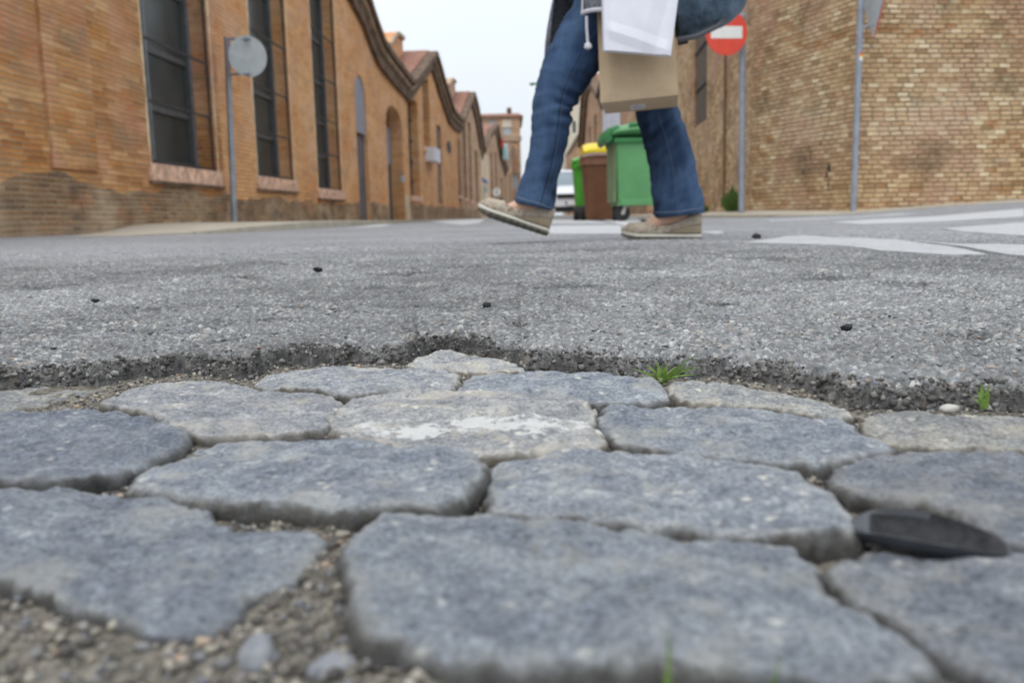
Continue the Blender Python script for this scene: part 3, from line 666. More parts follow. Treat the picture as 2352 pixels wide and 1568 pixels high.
SETTS = [
 ([(943, 834), (962, 814), (1012, 800), (1062, 809), (1130, 822), (1190, 834), (1205, 848), (1110, 853), (1050, 856), (1000, 850)], 'smallest pale sett tucked into the notch of the asphalt edge', -0.002),
 ([(583, 874), (640, 846), (740, 834), (900, 836), (1000, 846), (1052, 858), (1055, 876), (1035, 898), (900, 902), (800, 908), (700, 896)], 'pale sett touching the asphalt, left of the smallest sett', 0),
 ([(1054, 886), (1082, 852), (1200, 848), (1400, 856), (1500, 868), (1540, 905), (1500, 920), (1380, 924), (1250, 915), (1060, 902)], 'blue grey sett whose right corner points below the green grass tuft', 0),
 ([(1532, 884), (1548, 870), (1640, 868), (1750, 881), (1850, 902), (1962, 942), (1930, 952), (1800, 932), (1640, 926), (1560, 918)], 'narrow buff sett along the asphalt, right of the grass tuft', 0),
 ([(-90, 940), (-40, 905), (100, 888), (250, 877), (258, 884), (210, 908), (100, 930), (0, 942)], 'small half buried sett wedged at far left against the asphalt', -0.006),
 ([(228, 918), (300, 886), (420, 868), (560, 870), (700, 890), (786, 917), (780, 948), (740, 985), (600, 1000), (450, 1005), (400, 985), (330, 950), (245, 930)], 'sett with a thick rough whitish front side, third row left', 0),
 ([(752, 985), (772, 940), (800, 912), (900, 900), (1100, 897), (1340, 920), (1370, 950), (1392, 1008), (1370, 1030), (1250, 1040), (1100, 1045), (1000, 1030), (850, 1000)], 'sett splashed with white paint along its front edge', 0.001),
 ([(1378, 975), (1396, 928), (1600, 922), (1800, 932), (1930, 958), (2030, 1002), (2060, 1018), (2000, 1045), (1900, 1072), (1740, 1062), (1600, 1042), (1430, 1022)], 'wide blue grey sett right of the white splashed one, with a dark undercut front', 0),
 ([(1978, 972), (2000, 948), (2150, 950), (2352, 953), (2600, 965), (2620, 1030), (2352, 1030), (2200, 1025), (2080, 1016), (2030, 1000)], 'smooth buff grey sett at the right edge, nearest the foil scrap', 0),
 ([(-260, 1000), (-100, 945), (100, 935), (280, 941), (400, 966), (442, 998), (400, 1028), (330, 1062), (250, 1092), (150, 1108), (0, 1108), (-200, 1090)], 'dark blue sett at the left edge with a beige oval stain', 0.002),
 ([(282, 1108), (350, 1062), (430, 1012), (560, 986), (700, 982), (900, 997), (1060, 1022), (1108, 1062), (1108, 1105), (1060, 1165), (980, 1182), (800, 1180), (600, 1160), (400, 1130)], 'large rounded blue grey sett in front of the one with a rough whitish side', 0.001),
 ([(1108, 1088), (1130, 1050), (1200, 1026), (1350, 1022), (1600, 1032), (1800, 1076), (1900, 1132), (1972, 1195), (1960, 1225), (1850, 1240), (1700, 1222), (1450, 1200), (1250, 1188), (1140, 1160)], 'long domed sett tapering right towards the black plastic shell', 0.002),
 ([(1896, 1080), (1960, 1038), (2080, 1020), (2352, 1030), (2560, 1060), (2620, 1200), (2500, 1280), (2300, 1240), (2100, 1165), (1960, 1135)], 'dark sett at the right edge directly behind the black plastic shell', 0.001),
 ([(-330, 1300), (-200, 1160), (0, 1126), (100, 1118), (250, 1119), (400, 1140), (500, 1172), (560, 1212), (700, 1202), (746, 1218), (722, 1262), (600, 1342), (520, 1412), (400, 1440), (200, 1385), (0, 1320), (-200, 1330)], 'big dark blotched sett filling the left foreground', 0.0),
 ([(785, 1262), (815, 1215), (880, 1187), (1000, 1183), (1250, 1184), (1500, 1208), (1700, 1228), (1822, 1248), (1866, 1275), (1910, 1332), (1990, 1392), (2100, 1460), (2150, 1530), (2050, 1560), (1800, 1535), (1500, 1520), (1200, 1520), (980, 1495), (850, 1450), (800, 1370)], 'largest sett, centre foreground', 0.003),
 ([(1900, 1290), (1990, 1246), (2150, 1242), (2352, 1250), (2620, 1300), (2900, 1500), (2600, 1650), (2350, 1620), (2180, 1520), (2060, 1425), (1960, 1370)], 'pitted sett with rusty specks in the right foreground, below the black plastic shell', 0.0),
]
EXTRA = [
 ([(-700, 1000), (-500, 930), (-250, 925), (-110, 935), (-290, 1000), (-420, 1060)], 'sett beyond the left edge beside the beige stained one', 0),
 ([(2640, 975), (2900, 975), (3300, 1010), (3350, 1090), (2900, 1080), (2660, 1035)], 'sett beyond the right edge beside the buff grey one', 0),
 ([(-900, 1280), (-700, 1090), (-450, 1080), (-230, 1110), (-380, 1300), (-600, 1400)], 'sett beyond the left edge beside the big blotched one', 0),
 ([(2680, 1080), (3000, 1100), (3400, 1200), (3300, 1400), (2900, 1380), (2640, 1280)], 'sett beyond the right edge behind the pitted one', 0),
 ([(1020, 1640), (1200, 1600), (1600, 1600), (2000, 1640), (2200, 1720), (2300, 2000), (1500, 2050), (900, 1900)], 'sett nearest the camera, just under the bottom edge', -0.004),
]
TONE = [(1.75, 1.7, 1.6), (1.75, 1.7, 1.62), (1.55, 1.56, 1.55), (1.85, 1.75, 1.55), (1.3, 1.25, 1.15), (1.6, 1.55, 1.5), (1.7, 1.64, 1.55), (1.35, 1.38, 1.4), (1.45, 1.38, 1.25), (.92, .97, 1.05), (1.3, 1.33, 1.36), (1.5, 1.5, 1.48), (1.05, 1.05, 1.06), (1.0, 1.05, 1.12), (1.05, 1.1, 1.16), (1.1, 1.1, 1.1)] + [(1.1, 1.1, 1.1)] * 5
for i, (px, lab, dz) in enumerate(SETTS + EXTRA):
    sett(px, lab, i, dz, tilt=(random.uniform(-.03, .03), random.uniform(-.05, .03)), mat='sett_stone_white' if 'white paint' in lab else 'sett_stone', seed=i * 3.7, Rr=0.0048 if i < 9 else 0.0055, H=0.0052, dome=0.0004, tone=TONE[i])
# sand bed between the setts
xs = np.linspace(-0.75, 0.75, 620); ys = np.linspace(0.06, 0.72, 330); X, Y = np.meshgrid(xs, ys)
zb = -0.0345 + 0.0005 * (1 - ss(0.22, 0.45, Y)) + 0.003 * fbm(X * 14, Y * 14, 1.0, 3) + 0.0022 * fbm(X * 70, Y * 70, 4.0, 4)
def bed_z(x, y): return -0.0345 + 0.0005 * (1 - ss(0.22, 0.45, y)) + 0.003 * fbm(x * 14, y * 14, 1.0, 3) + 0.0022 * fbm(x * 70, y * 70, 4.0, 4)
V = np.stack([X, Y, zb], -1).reshape(-1, 3); ny, nx = X.shape
i0 = np.arange((ny - 1) * nx).reshape(ny - 1, nx)[:, :-1]
F = np.stack([i0, i0 + 1, i0 + 1 + nx, i0 + nx], -1).reshape(-1, 4)
me = mesh_np('sand_bed', V, F); obj('sand_bed', me, MAT['sand'], kind='structure')
def inside(poly, x, y):
    c = np.zeros(x.shape, bool); j = len(poly) - 1
    for i in range(len(poly)):
        xi, yi, xj, yj = poly[i][0], poly[i][1], poly[j][0], poly[j][1]
        c ^= ((yi > y) != (yj > y)) & (x < (xj - xi) * (y - yi) / (yj - yi + 1e-12) + xi); j = i
    return c
rg = np.random.RandomState(5); N = 130000
x = rg.uniform(-0.62, 0.62, N); y = rg.uniform(0.10, 0.68, N); ok = np.abs(x) < y * 0.85 + 0.05
for p in STONE_XY: ok &= ~inside(p[::4], x, y)
ok &= y < np.interp(x / y, U, ye) + 0.004
near_px = y < 0.36
ok &= near_px | (rg.uniform(0, 1, N) < 0.8)
x, y = x[ok], y[ok]; s = 0.0004 + 0.0020 * rg.uniform(0, 1, len(x)) ** 3.6 * np.where(y < 0.3, 1.1, 0.8)
scatter('joint_gravel', np.stack([x, y, bed_z(x, y) + s * 0.35], -1), s, MAT['gravel'], (0.5, 0.9), 8, kind='stuff', label='sand and fine gravel packed between the setts', category='gravel')
# ---- individual pebbles, bits and scraps
def lump(name, px, z, size, mat, label, cat, seed=1, rz=0.0, gr=None, up=0.6):
    p = on_z(px[0], px[1], z)
    V = TV2 * (1 + (0.45 if mat == 'tar' else 0.16) * fbm(TV2[:, 0] * 1.6 + seed, TV2[:, 1] * 1.6 + TV2[:, 2], seed * 2.0, 4)[:, None]) * np.array(size)[None]
    me = mesh_np(name, V, TF2); o = obj(name, me, MAT[mat], label=label, category=cat)
    if gr: o['group'] = gr
    o.location = (p.x, p.y, p.z + size[2] * up); o.rotation_euler = (0, 0, rz); return o
lump('pebble', (592, 1522), -0.035, (0.0048, 0.0085, 0.0042), 'pebble_grey', 'large smooth blue grey pebble standing in the gravel at the bottom left', 'pebble', 1, 0.2)
lump('pebble', (470, 1485), -0.036, (0.0026, 0.003, 0.002), 'stone_pale', 'small pale pebble left of the large smooth pebble, in the bottom gravel', 'pebble', 2)
lump('pebble', (765, 1545), -0.035, (0.007, 0.004, 0.003), 'pebble_grey', 'flat dark grey pebble right of the large smooth pebble, at the bottom', 'pebble', 3, 0.5)
lump('pebble', (668, 1385), -0.037, (0.0045, 0.003, 0.003), 'pebble_grey', 'round grey pebble in the wedge of gravel above the large smooth pebble', 'pebble', 4, 0.1)
lump('pebble', (760, 1186), -0.034, (0.0026, 0.002, 0.002), 'stone_white', 'tiny white pebble beside the orange chip', 'pebble', 5)
lump('stone_chip', (800, 1190), -0.034, (0.0055, 0.003, 0.0022), 'stone_orange', 'orange stone chip lying in the joint above the largest sett', 'stone chip', 6, -0.3)
lump('pebble', (1925, 1243), -0.034, (0.0022, 0.002, 0.0022), 'stone_white', 'round white pebble in the joint left of the black plastic shell', 'pebble', 7)
lump('tar_crumb', (219, 693), -0.006, (0.0048, 0.003, 0.0024), 'tar', 'oval black tar crumb on the asphalt at far left', 'debris', 8)
lump('tar_crumb', (1118, 704), -0.006, (0.0038, 0.003, 0.0026), 'tar', 'black tar crumb on the asphalt above the notch in its edge', 'debris', 9)
lump('tar_crumb', (731, 622), 0.0, (0.0070, 0.005, 0.004), 'tar', 'little black crumb far out on the asphalt, left of the front shoe', 'debris', 10)
lump('tar_crumb', (1738, 548), 0.0, (0.013, 0.01, 0.009), 'tar', 'black lump beside the pointed tip of the white stripe', 'debris', 11)
lump('tar_crumb', (1946, 757), -0.006, (0.0046, 0.003, 0.0025), 'tar', 'dark chip on the asphalt at right, above the broken edge', 'debris', 12)
lump('foil_scrap', (2180, 945), -0.030, (0.0058, 0.0035, 0.0026), 'metal_light', 'crumpled silvery scrap under the asphalt edge at right', 'litter', 13, 0.2)
for s_, (a, b) in enumerate([((700, 795), .0035), ((560, 760), .003), ((130, 760), .004), ((40, 790), .0045), ((360, 740), .003)]): pass
# black plastic shell
c = on_z(2150, 1232, ZC); a0 = on_z(1980, 1165, ZC); 
mb = MB(); rings = []
L_ = 0.0265; n_s, n_c = 60, 32
for i in range(n_s + 1):
    t = i / n_s; xx_ = -L_ + 2 * L_ * t
    w = (max(0.0, math.sin(math.pi * min(1.0, t ** 0.78 * 1.0))) ** 0.62); tail = float(ss(0.80, 1.0, t))
    ww = 0.0095 * w * (1 - 0.35 * tail) + 0.0012; hh = (0.0080 * w + 0.0010) * (1 - 0.25 * t)
    ring = []
    for k in range(n_c):
        a = k / n_c
        if a < 0.56: th = math.pi * (1 + a / 0.56); y_ = ww * math.copysign(abs(math.cos(th)) ** 0.45, math.cos(th)); z_ = hh * (0.80 - 0.80 * abs(math.sin(th)) ** 0.8)      # outside, rim to rim under the belly
        elif a < 0.60: y_ = ww * 0.93; z_ = hh * 0.80
        elif a < 0.97:
            b = (a - 0.60) / 0.37; th = 2 * math.pi - b * math.pi; op = float(ss(0.10, 0.22, t)) * (1 - float(ss(0.74, 0.86, t)))
            y_ = 0.86 * ww * math.copysign(abs(math.cos(th)) ** 0.7, math.cos(th)); z_ = hh * 0.78 - hh * (0.66 * op - 0.12 * (1 - op)) * abs(math.sin(th)) ** 0.7
        else: y_ = -ww * 0.93; z_ = hh * 0.80
        ring.append((xx_, y_, z_ + 0.0010 * (1 - t) - 0.0015 * tail))
    rings.append(ring)
vs = [p for r in rings for p in r]
fs = [[i * n_c + k, i * n_c + (k + 1) % n_c, (i + 1) * n_c + (k + 1) % n_c, (i + 1) * n_c + k] for i in range(n_s) for k in range(n_c)]
fs.append(list(range(n_c))[::-1]); fs.append([n_s * n_c + k for k in range(n_c)])
mb.add(vs, fs)
sh_o = mb.build('plastic_shell', MAT['black_plastic'], smooth=True, label='glossy black plastic shell lying in a joint at right', category='litter')
p0, p1 = on_z(1985, 1226, ZC), on_z(2310, 1262, ZC)
sh_o.data.materials.append(MAT['tar'])
for pf in sh_o.data.polygons:
    cx_ = sum((sh_o.data.vertices[i].co for i in pf.vertices), Vector()) / len(pf.vertices)
    if pf.normal.z > 0.25 and cx_.z < 0.0058 and abs(cx_.x) < 0.021: pf.material_index = 1
sh_o.location = ((p0.x + p1.x) / 2, (p0.y + p1.y) / 2, ZC - 0.0015); sh_o.rotation_euler = (R(9), R(1), math.atan2(p1.y - p0.y, p1.x - p0.x))
# ---- grass tufts
def tuft(name, base, blades, label, cat, mat='grass', w=0.0011, dry=0):
    mb = MB(); md = MB()
    for bi, (dx, dy, h, bend, curl) in enumerate(blades):
        m = md if bi < dry else mb
        vs = []; ns = 9; side = Vector((-dy, dx, 0)) if (dx or dy) else Vector((1, 0, 0)); side = (Vector((1, 0.25, 0)) if abs(dx) < abs(h) * 2 else side).normalized()
        for i in range(ns + 1):
            t = i / ns
            p = Vector((dx * t ** 1.3 + 0.0008 * math.sin(bi * 9), dy * t, h * (t - curl * t * t)))
            ww = w * (1.0 - t ** 2.2) * (0.7 + 0.6 * ((bi * 37) % 10) / 10) + 0.00008
            vs += [p - side * ww + Vector((0, 0, ww * 0.3)), p - Vector((0, 0, ww * 0.25)), p + side * ww + Vector((0, 0, ww * 0.3))]
        fs = []
        for i in range(ns):
            b = i * 3; fs += [[b, b + 1, b + 4, b + 3], [b + 1, b + 2, b + 5, b + 4]]
        m.add(vs, fs)
    t_ = thing(name, label, cat, base)
    o = mb.build('blades', MAT[mat], t_, smooth=True)
    if dry: md.build('dry_blades', MAT['grass_dry'], t_, smooth=True)
    return t_
q = on_z(1522, 880, ZC - 0.004)
sc = q.y / 2000.0
random.seed(4)
sc *= 1.22
bl = [(0.010, .002, .014, 0, .2), (-.004, -.002, .006, 0, .3), (0.024, .004, .0145, 0, .25)]
bl += [(74 * sc, .006, 62 * sc, 0, .1), (82 * sc, .004, 42 * sc, 0, .35), (-62 * sc, .004, 32 * sc, 0, .1), (-30 * sc, .002, 40 * sc, 0, .05), (-12 * sc, 0, 44 * sc, 0, .05), (8 * sc, 0, 42 * sc, 0, 0.1), (55 * sc, .004, 46 * sc, 0, .3), (38 * sc, -.002, 50 * sc, 0, .2), (-45 * sc, .0, 20 * sc, 0, .2), (-50 * sc, -.004, 4 * sc, 0, .1), (25 * sc, -.006, -18 * sc, 0, .1), (65 * sc, .0, 30 * sc, 0, .5), (-20 * sc, .004, 30 * sc, 0, .2), (14 * sc, .004, 36 * sc, 0, .2), (30 * sc, .003, 30 * sc, 0, .3)]
for _ in range(9): bl.append((random.uniform(-30, 45) * sc, random.uniform(-.003, .004), random.uniform(15, 40) * sc, 0, random.uniform(0, .4)))
tuft('grass_tuft', (q.x, q.y, q.z), bl, 'bright green grass tuft sprouting between setts at the asphalt edge', 'grass', w=0.0020, dry=2)
q = on_z(2262, 938, ZC); sc = q.y / 2000
tuft('grass_tuft', (q.x, q.y, q.z), [(-22 * sc, 0, 45 * sc, 0, 0), (-30 * sc, 0, 30 * sc, 0, .1), (-8 * sc, .001, 62 * sc, 0, 0), (4 * sc, .001, 58 * sc, 0, 0), (14 * sc, 0, 40 * sc, 0, .1)], 'small green seedling against the asphalt edge at far right', 'grass', w=0.002)
q = on_Y(1532, 1600, 0.185); q.z = -0.040; sc = q.y / 2000
tuft('grass_tuft', (q.x, q.y, q.z), [(.0005, 0, .027, 0, 0), (-.001, 0, .018, 0, .1), (.002, 0, .016, 0, .1)], 'blurred single grass sprig at the bottom edge, below the largest sett', 'grass', w=0.0010)
q = on_Y(1745, 1600, 0.183); q.z = -0.040; sc = q.y / 2000
tuft('grass_tuft', (q.x, q.y, q.z), [(.005, 0, .022, 0, 0), (.001, 0, .016, 0, .1), (.007, 0, .014, 0, .2)], 'blurred leaning grass sprig at the bottom edge, the more right of the two', 'grass', w=0.0010)
# ------------------------------------------------------------------ buildings
class Plane:
    """vertical facade plane: s metres along u from p0, z up, n points into the building"""
    def __init__(s, p0, u, n_side):
        s.p = Vector((p0[0], p0[1], 0)); s.u = Vector((u[0], u[1], 0)).normalized(); s.n = Vector((-s.u.y, s.u.x, 0)) * n_side
    def px(s, x, y):
        d = ray(x, y); t = (s.p - O).dot(s.n) / d.dot(s.n); q = O + d * t; return ((q - s.p).dot(s.u), q.z)
    def sx(s, x, y=500): return s.px(x, y)[0]
    def w(s, a, z, dep=0.0): q = s.p + s.u * a + s.n * dep; return Vector((q.x, q.y, z))
def facade(pl, outline, holes, name, mat, parent, thick=0.4, reveal_mat=None):
    """outline & holes in (s,z); front and back faces, reveals and rim with uv in metres"""
    polys = [outline] + holes
    vec = [[Vector((a, z, 0)) for a, z in p] for p in polys]; flat = [q for p in polys for q in p]
    tr = geometry.tessellate_polygon(vec); mb = MB()
    mb.add([pl.w(a, z) for a, z in flat], [list(f) for f in tr], [[flat[i] for i in f] for f in tr])
    mb.add([pl.w(a, z, thick) for a, z in flat], [list(f)[::-1] for f in tr], [[flat[i] for i in f][::-1] for f in tr])
    for p in polys:
        for (a0, z0), (a1, z1) in zip(p, p[1:] + p[:1]):
            if abs(a0 - a1) > abs(z0 - z1): uv = [(a0, z0), (a1, z1), (a1, z1 + thick), (a0, z0 + thick)]
            else: uv = [(a0, z0), (a1, z1), (a1 + thick, z1), (a0 + thick, z0)]
            mb.add([pl.w(a0, z0), pl.w(a1, z1), pl.w(a1, z1, thick), pl.w(a0, z0, thick)], [[0, 1, 2, 3]], [uv])
    return mb.build(name, mat, parent)
def pbox(mb, pl, a0, a1, z0, z1, d0, d1):
    vs = [pl.w(a, z, d) for d in (d0, d1) for a, z in ((a0, z0), (a1, z0), (a1, z1), (a0, z1))]
    uv = lambda q: [(0, 0)] * 4
    F = [[0, 1, 2, 3], [7, 6, 5, 4], [0, 4, 5, 1], [1, 5, 6, 2], [2, 6, 7, 3], [3, 7, 4, 0]]
    T = [((a0, z0), (a1, z0), (a1, z1), (a0, z1))] * 2 + [((a0, z0), (a0, z0 + .3), (a1, z0 + .3), (a1, z0)), ((a1, z0), (a1 + .3, z0), (a1 + .3, z1), (a1, z1)), ((a1, z1), (a1, z1 + .3), (a0, z1 + .3), (a0, z1)), ((a0, z1), (a0 + .3, z1), (a0 + .3, z0), (a0, z0))]
    mb.add(vs, F, [list(t) for t in T])
def band(mb, pl, pts, below, h, out, dep=0.0):
    """moulding that follows the line pts (s,z), dropped by `below`, height h, standing `out` proud of the wall"""
    n = len(pts); vs = []
    for a, z in pts: vs += [pl.w(a, z - below, dep), pl.w(a, z - below, -out), pl.w(a, z - below - h, -out), pl.w(a, z - below - h, dep)]
    fs = [[4 * i + k, 4 * i + (k + 1) % 4, 4 * i + 4 + (k + 1) % 4, 4 * i + 4 + k] for i in range(n - 1) for k in range(4)]
    fs += [[0, 1, 2, 3], [4 * (n - 1) + k for k in (3, 2, 1, 0)]]; mb.add(vs, fs)
def roof(pl, pts, depth, parent, mat, lift=0.06, dep0=0.0, th=0.12):
    mb = MB(); n = len(pts); vs = []
    for a, z in pts: vs += [pl.w(a, z + lift, dep0), pl.w(a, z + lift, depth), pl.w(a, z + lift - th, depth), pl.w(a, z + lift - th, dep0)]
    fs = [[4 * i + k, 4 * i + (k + 1) % 4, 4 * i + 4 + (k + 1) % 4, 4 * i + 4 + k] for i in range(n - 1) for k in range(4)]
    fs += [[0, 1, 2, 3], [4 * (n - 1) + k for k in (3, 2, 1, 0)]]; mb.add(vs, fs); return mb.build('roof', mat, parent)
def rect(a0, a1, z0, z1): return [(a0, z0), (a1, z0), (a1, z1), (a0, z1)]
def arch(a0, a1, z0, z1, rise, n=8):
    m = (a0 + a1) / 2; h = (a1 - a0) / 2
    return [(a0, z0), (a1, z0)] + [(m + h * math.cos(math.pi * i / n), z1 - rise + rise * math.sin(math.pi * i / n)) for i in range(n + 1)]
def window(pl, a0, a1, z0, z1, dep, parent, bars_z, mull, grille=True, fr=0.09, light=True):
    fm = MB()
    for b0, b1, c0, c1 in ((a0, a0 + fr, z0, z1), (a1 - fr, a1, z0, z1), (a0, a1, z0, z0 + fr), (a0, a1, z1 - fr, z1)): pbox(fm, pl, b0, b1, c0, c1, dep - 0.05 - 0.001 * (b0 + c0) % 0.003, dep + 0.03)
    for z in bars_z: pbox(fm, pl, a0 + fr, a1 - fr, z - 0.035, z + 0.035, dep - 0.03, dep + 0.028)
    w = fm.build('window', MAT['window_frame'], parent)
    mm = MB()
    for a in mull: pbox(mm, pl, a - 0.03, a + 0.03, z0 + fr, z1 - fr, dep - 0.045, dep + 0.026)
    pbox(mm, pl, a1 - 0.07, a1 - 0.002, z0 + 0.01, z1 - 0.01, dep - 0.07, dep - 0.054)
    mm.build('mullion', MAT['window_frame_light'], w)
    g = MB(); pbox(g, pl, a0 + 0.02, a1 - 0.02, z0 + 0.02, z1 - 0.02, dep, dep + 0.01); g.build('pane', MAT['glass_dark'], w)
    if grille:
        gm = MB(); d = 0.015
        for z in bars_z + [z0 + 0.03, z1 - 0.05]: pbox(gm, pl, a0 + 0.005, a1 - 0.005, z - 0.013, z + 0.013, d, d + 0.02)
        for a in (a0 + 0.02, a1 - 0.03): pbox(gm, pl, a - 0.014, a + 0.014, z0 + 0.005, z1 - 0.005, d + 0.004, d + 0.024)
        gm.build('grille', MAT['iron'], w)
    return w
def sill(pl, a0, a1, z1, parent, h=0.2):
    mb = MB(); pbox(mb, pl, a0 - 0.08, a1 + 0.12, z1 - h, z1 - 0.002, -0.035, 0.12); s = mb.build('sill', MAT['sill'], parent, bevel=0.008)
    mb = MB(); pbox(mb, pl, a0 - 0.10, a1 + 0.14, z1 - h - 0.035, z1 - h - 0.002, -0.05, 0.05); mb.build('dark_strip', MAT['cornice'], s)  # thin dark strip running below the sill
    # flaked lime wash down both sides of the opening
def jamb_wash(pl, a, z0, z1, parent, seed, w=0.05):
    mb = MB(); n = 40; rg_ = np.random.RandomState(seed); vs = []
    ww = w * np.clip(0.5 + 1.2 * perlin(np.linspace(0, 14, n + 1), np.zeros(n + 1), seed * 1.1), 0.06, 1.6)
    for i in range(n + 1):
        z = z0 + (z1 - z0) * i / n; vs += [pl.w(a - ww[i], z, -0.004), pl.w(a + 0.012, z, -0.004), pl.w(a + 0.012, z, 0.001), pl.w(a - ww[i], z, 0.001)]
    fs = [[4 * i + k, 4 * i + (k + 1) % 4, 4 * i + 4 + (k + 1) % 4, 4 * i + 4 + k] for i in range(n) for k in range(4)]
    mb.add(vs, fs); mb.build('lime_wash', MAT['lime'], parent)
PL = Plane((-4.59, 0), (0.047, 1), 1)     # left street front
# --- hall 1
H = thing('factory_hall', 'nearest brick hall on the left, with tall gridded windows and a curved roofline', 'building', PL.w(12, 0), group='brick factory halls along the left of the street', ws=True)
top1 = [(2.0, 4.6), (7.0, 4.5), (10.0, 4.9), (13.5, 5.9), (17.3, 6.7), (19.0, 6.1)]
sil = [(828, 0), (836, 25), (845, 50), (862, 93), (881, 121), (905, 152), (931, 184)]
top1 += [PL.px(*p) for p in sil]
s_end1 = top1[-1][0]
def par(o, H_): o.parent = H_; o.matrix_parent_inverse = H_.matrix_world.inverted()
class HP:  # parent helper: builds children in world space under an offset empty
    pass
def under(parent, fn, *a, **k):
    before = set(C.objects)
    r = fn(*a, **k)
    return r
bpy.context.view_layer.update()
w1 = (PL.sx(347, 370), PL.sx(499, 398)); w2 = (PL.sx(593, 419), PL.sx(677, 436)); w3 = (PL.sx(732, 445), PL.sx(787, 458))
dA = (PL.sx(828, 507), PL.sx(852, 507)); dB = (PL.sx(896, 506), PL.sx(931.5, 506))
zA = PL.px(809, 162)[1]; zB = PL.px(886, 232)[1]
if True:
    zs = [(w1[0], w1[1], 0.78, 4.0), (w2[0], w2[1], 0.80, 4.9), (w3[0], w3[1], 0.72, 5.1)]
    out = [(2.0, -0.05), (s_end1, -0.05)] + top1[::-1]
    holes = [rect(*z) for z in zs] + [arch(dA[0], dA[1], 0.0, zA, 0.5), arch(dB[0], dB[1], 0.0, zB, 0.5)]
    # plain brick from 2 m to the first window, smooth lime-washed work beyond
    cut = w1[1] + 0.25
    def clip_poly(poly, a_lo, a_hi):
        r = []
        def lerp(p, q, a): t = (a - p[0]) / (q[0] - p[0]); return (a, p[1] + (q[1] - p[1]) * t)
        for lim, keep in ((a_lo, lambda p: p[0] >= a_lo - 1e-9), (a_hi, lambda p: p[0] <= a_hi + 1e-9)):
            src = poly if lim == a_lo else r; r = []
            for p, q in zip(src, src[1:] + src[:1]):
                if keep(p): r.append(p)
                if keep(p) != keep(q): r.append(lerp(p, q, lim))
        return r
    facade(PL, clip_poly(out, 2.0, cut), [holes[0]], 'wall', MAT['brick_ochre'], H, 0.45)
    o_ = facade(PL, clip_poly(out, cut, s_end1), holes[1:], 'wall', MAT['brick_ochre_smooth'], H, 0.45); o_['label'] = 'smooth orange stretch of wall'
    # end wall toward the viewer and back wall
    mb = MB(); pbox(mb, PL, 2.0, 2.4, -0.05, 4.5, 0.46, 12); pbox(mb, PL, 2.0, s_end1, -0.05, 4.3, 12, 12.4); mb.build('rear_wall', MAT['brick_ochre'], H)
    # brick dado at the foot of the wall
    mb = MB()
    def dado(a0, a1, z1):
        n = max(2, int((a1 - a0) / 0.12)); vs = []
        for i in range(n + 1):
            a = a0 + (a1 - a0) * i / n; zt = z1 + 0.13 * float(fbm(a * 0.9, 0.0, 3.0, 4)) + 0.02 * float(perlin(a * 9, 0.0, 3.0))
            vs += [pl_.w(a, zt, -0.004), pl_.w(a, -0.05, -0.012), pl_.w(a, -0.05, 0.001), pl_.w(a, zt, 0.001)]
        fs = [[4 * i + k, 4 * i + (k + 1) % 4, 4 * i + 4 + (k + 1) % 4, 4 * i + 4 + k] for i in range(n) for k in range(4)]
        uv = [[((vs[j] - pl_.p).dot(pl_.u), vs[j].z) for j in f] for f in fs]
        mb.add(vs, fs, uv)
    pl_ = PL
    for a0, a1 in ((2.0, w1[1] + 0.5), (w1[1] + 0.5, w2[1] + 0.4), (w2[1] + 0.4, dA[0] - 0.02), (dA[1] + 0.02, dB[0] - 0.02)): dado(a0, a1, 0.46)
    mb.build('base_course', MAT['brick_base'], H)
    mb = MB(); band(mb, PL, top1, -0.02, 0.16, 0.30); mb.build('eaves', MAT['cornice'], H)
    mb = MB(); band(mb, PL, top1, 0.142, 0.12, 0.20); mb.build('moulding', MAT['cornice_light'], H)
    mb = MB(); band(mb, PL, top1, 0.264, 0.36, 0.11); mb.build('cornice', MAT['cornice'], H)
    roof(PL, top1, 12.2, H, MAT['roof_tile'], dep0=0.02)
    B1 = PL.px(430, 110)[1], PL.px(420, 246)[1]
    zt = [PL.px(380, 95)[1], PL.px(400, 240)[1]]
    for (a0, a1, z0, z1), mf in zip(zs, (0.33, 0.3, 0.3)):
        window(PL, a0, a1, z0, z1, 0.32, H, [z0 + 0.72, z0 + 1.42, z0 + 2.25, z0 + 3.1], [a0 + (a1 - a0) * 0.35])
        sill(PL, a0, a1, z0, H)
        jamb_wash(PL, a0, z0 - 0.05, z1, H, int(a0 * 3)); jamb_wash(PL, a1 + 0.055, z0, z1, H, int(a1 * 5), 0.035)
    mb = MB(); pbox(mb, PL, dA[0], dA[1], 0.0, zA * 0.60, 0.10, 0.16); dd = mb.build('door', MAT['door_grey'], H)
    mb = MB(); pbox(mb, PL, dA[0], dA[1], zA * 0.60 + 0.05, zA - 0.02, 0.03, 0.08); mb.build('fanlight_panel', MAT['door_grey_light'], dd)
    mb = MB(); pbox(mb, PL, dA[0] + 0.1, dA[0] + 0.16, 0.95, 1.12, 0.06, 0.10); mb.build('handle', MAT['iron'], dd)
    mb = MB(); pbox(mb, PL, dB[0], dB[1], 0.0, zB - 0.45, 0.40, 0.44); dd = mb.build('door', MAT['door_grey'], H)
    mb = MB(); pbox(mb, PL, dB[0] + .05, dB[1], 1.75, zB - 0.5, 0.36, 0.398); mb.build('upper_panel', MAT['door_grey_light'], dd)
    mb = MB(); pbox(mb, PL, dB[1] + 0.001, dB[1] + 0.9, -0.04, 0.82, -0.02, 0.001); mb.build('light_jamb', MAT['beige_wall'], H)
    mb = MB(); a = PL.sx(921, 411); pbox(mb, PL, a - 0.14, a + 0.14, PL.px(921, 418)[1], PL.px(921, 404)[1], -0.08, 0.0); mb.build('intercom', MAT['sign_back'], H)
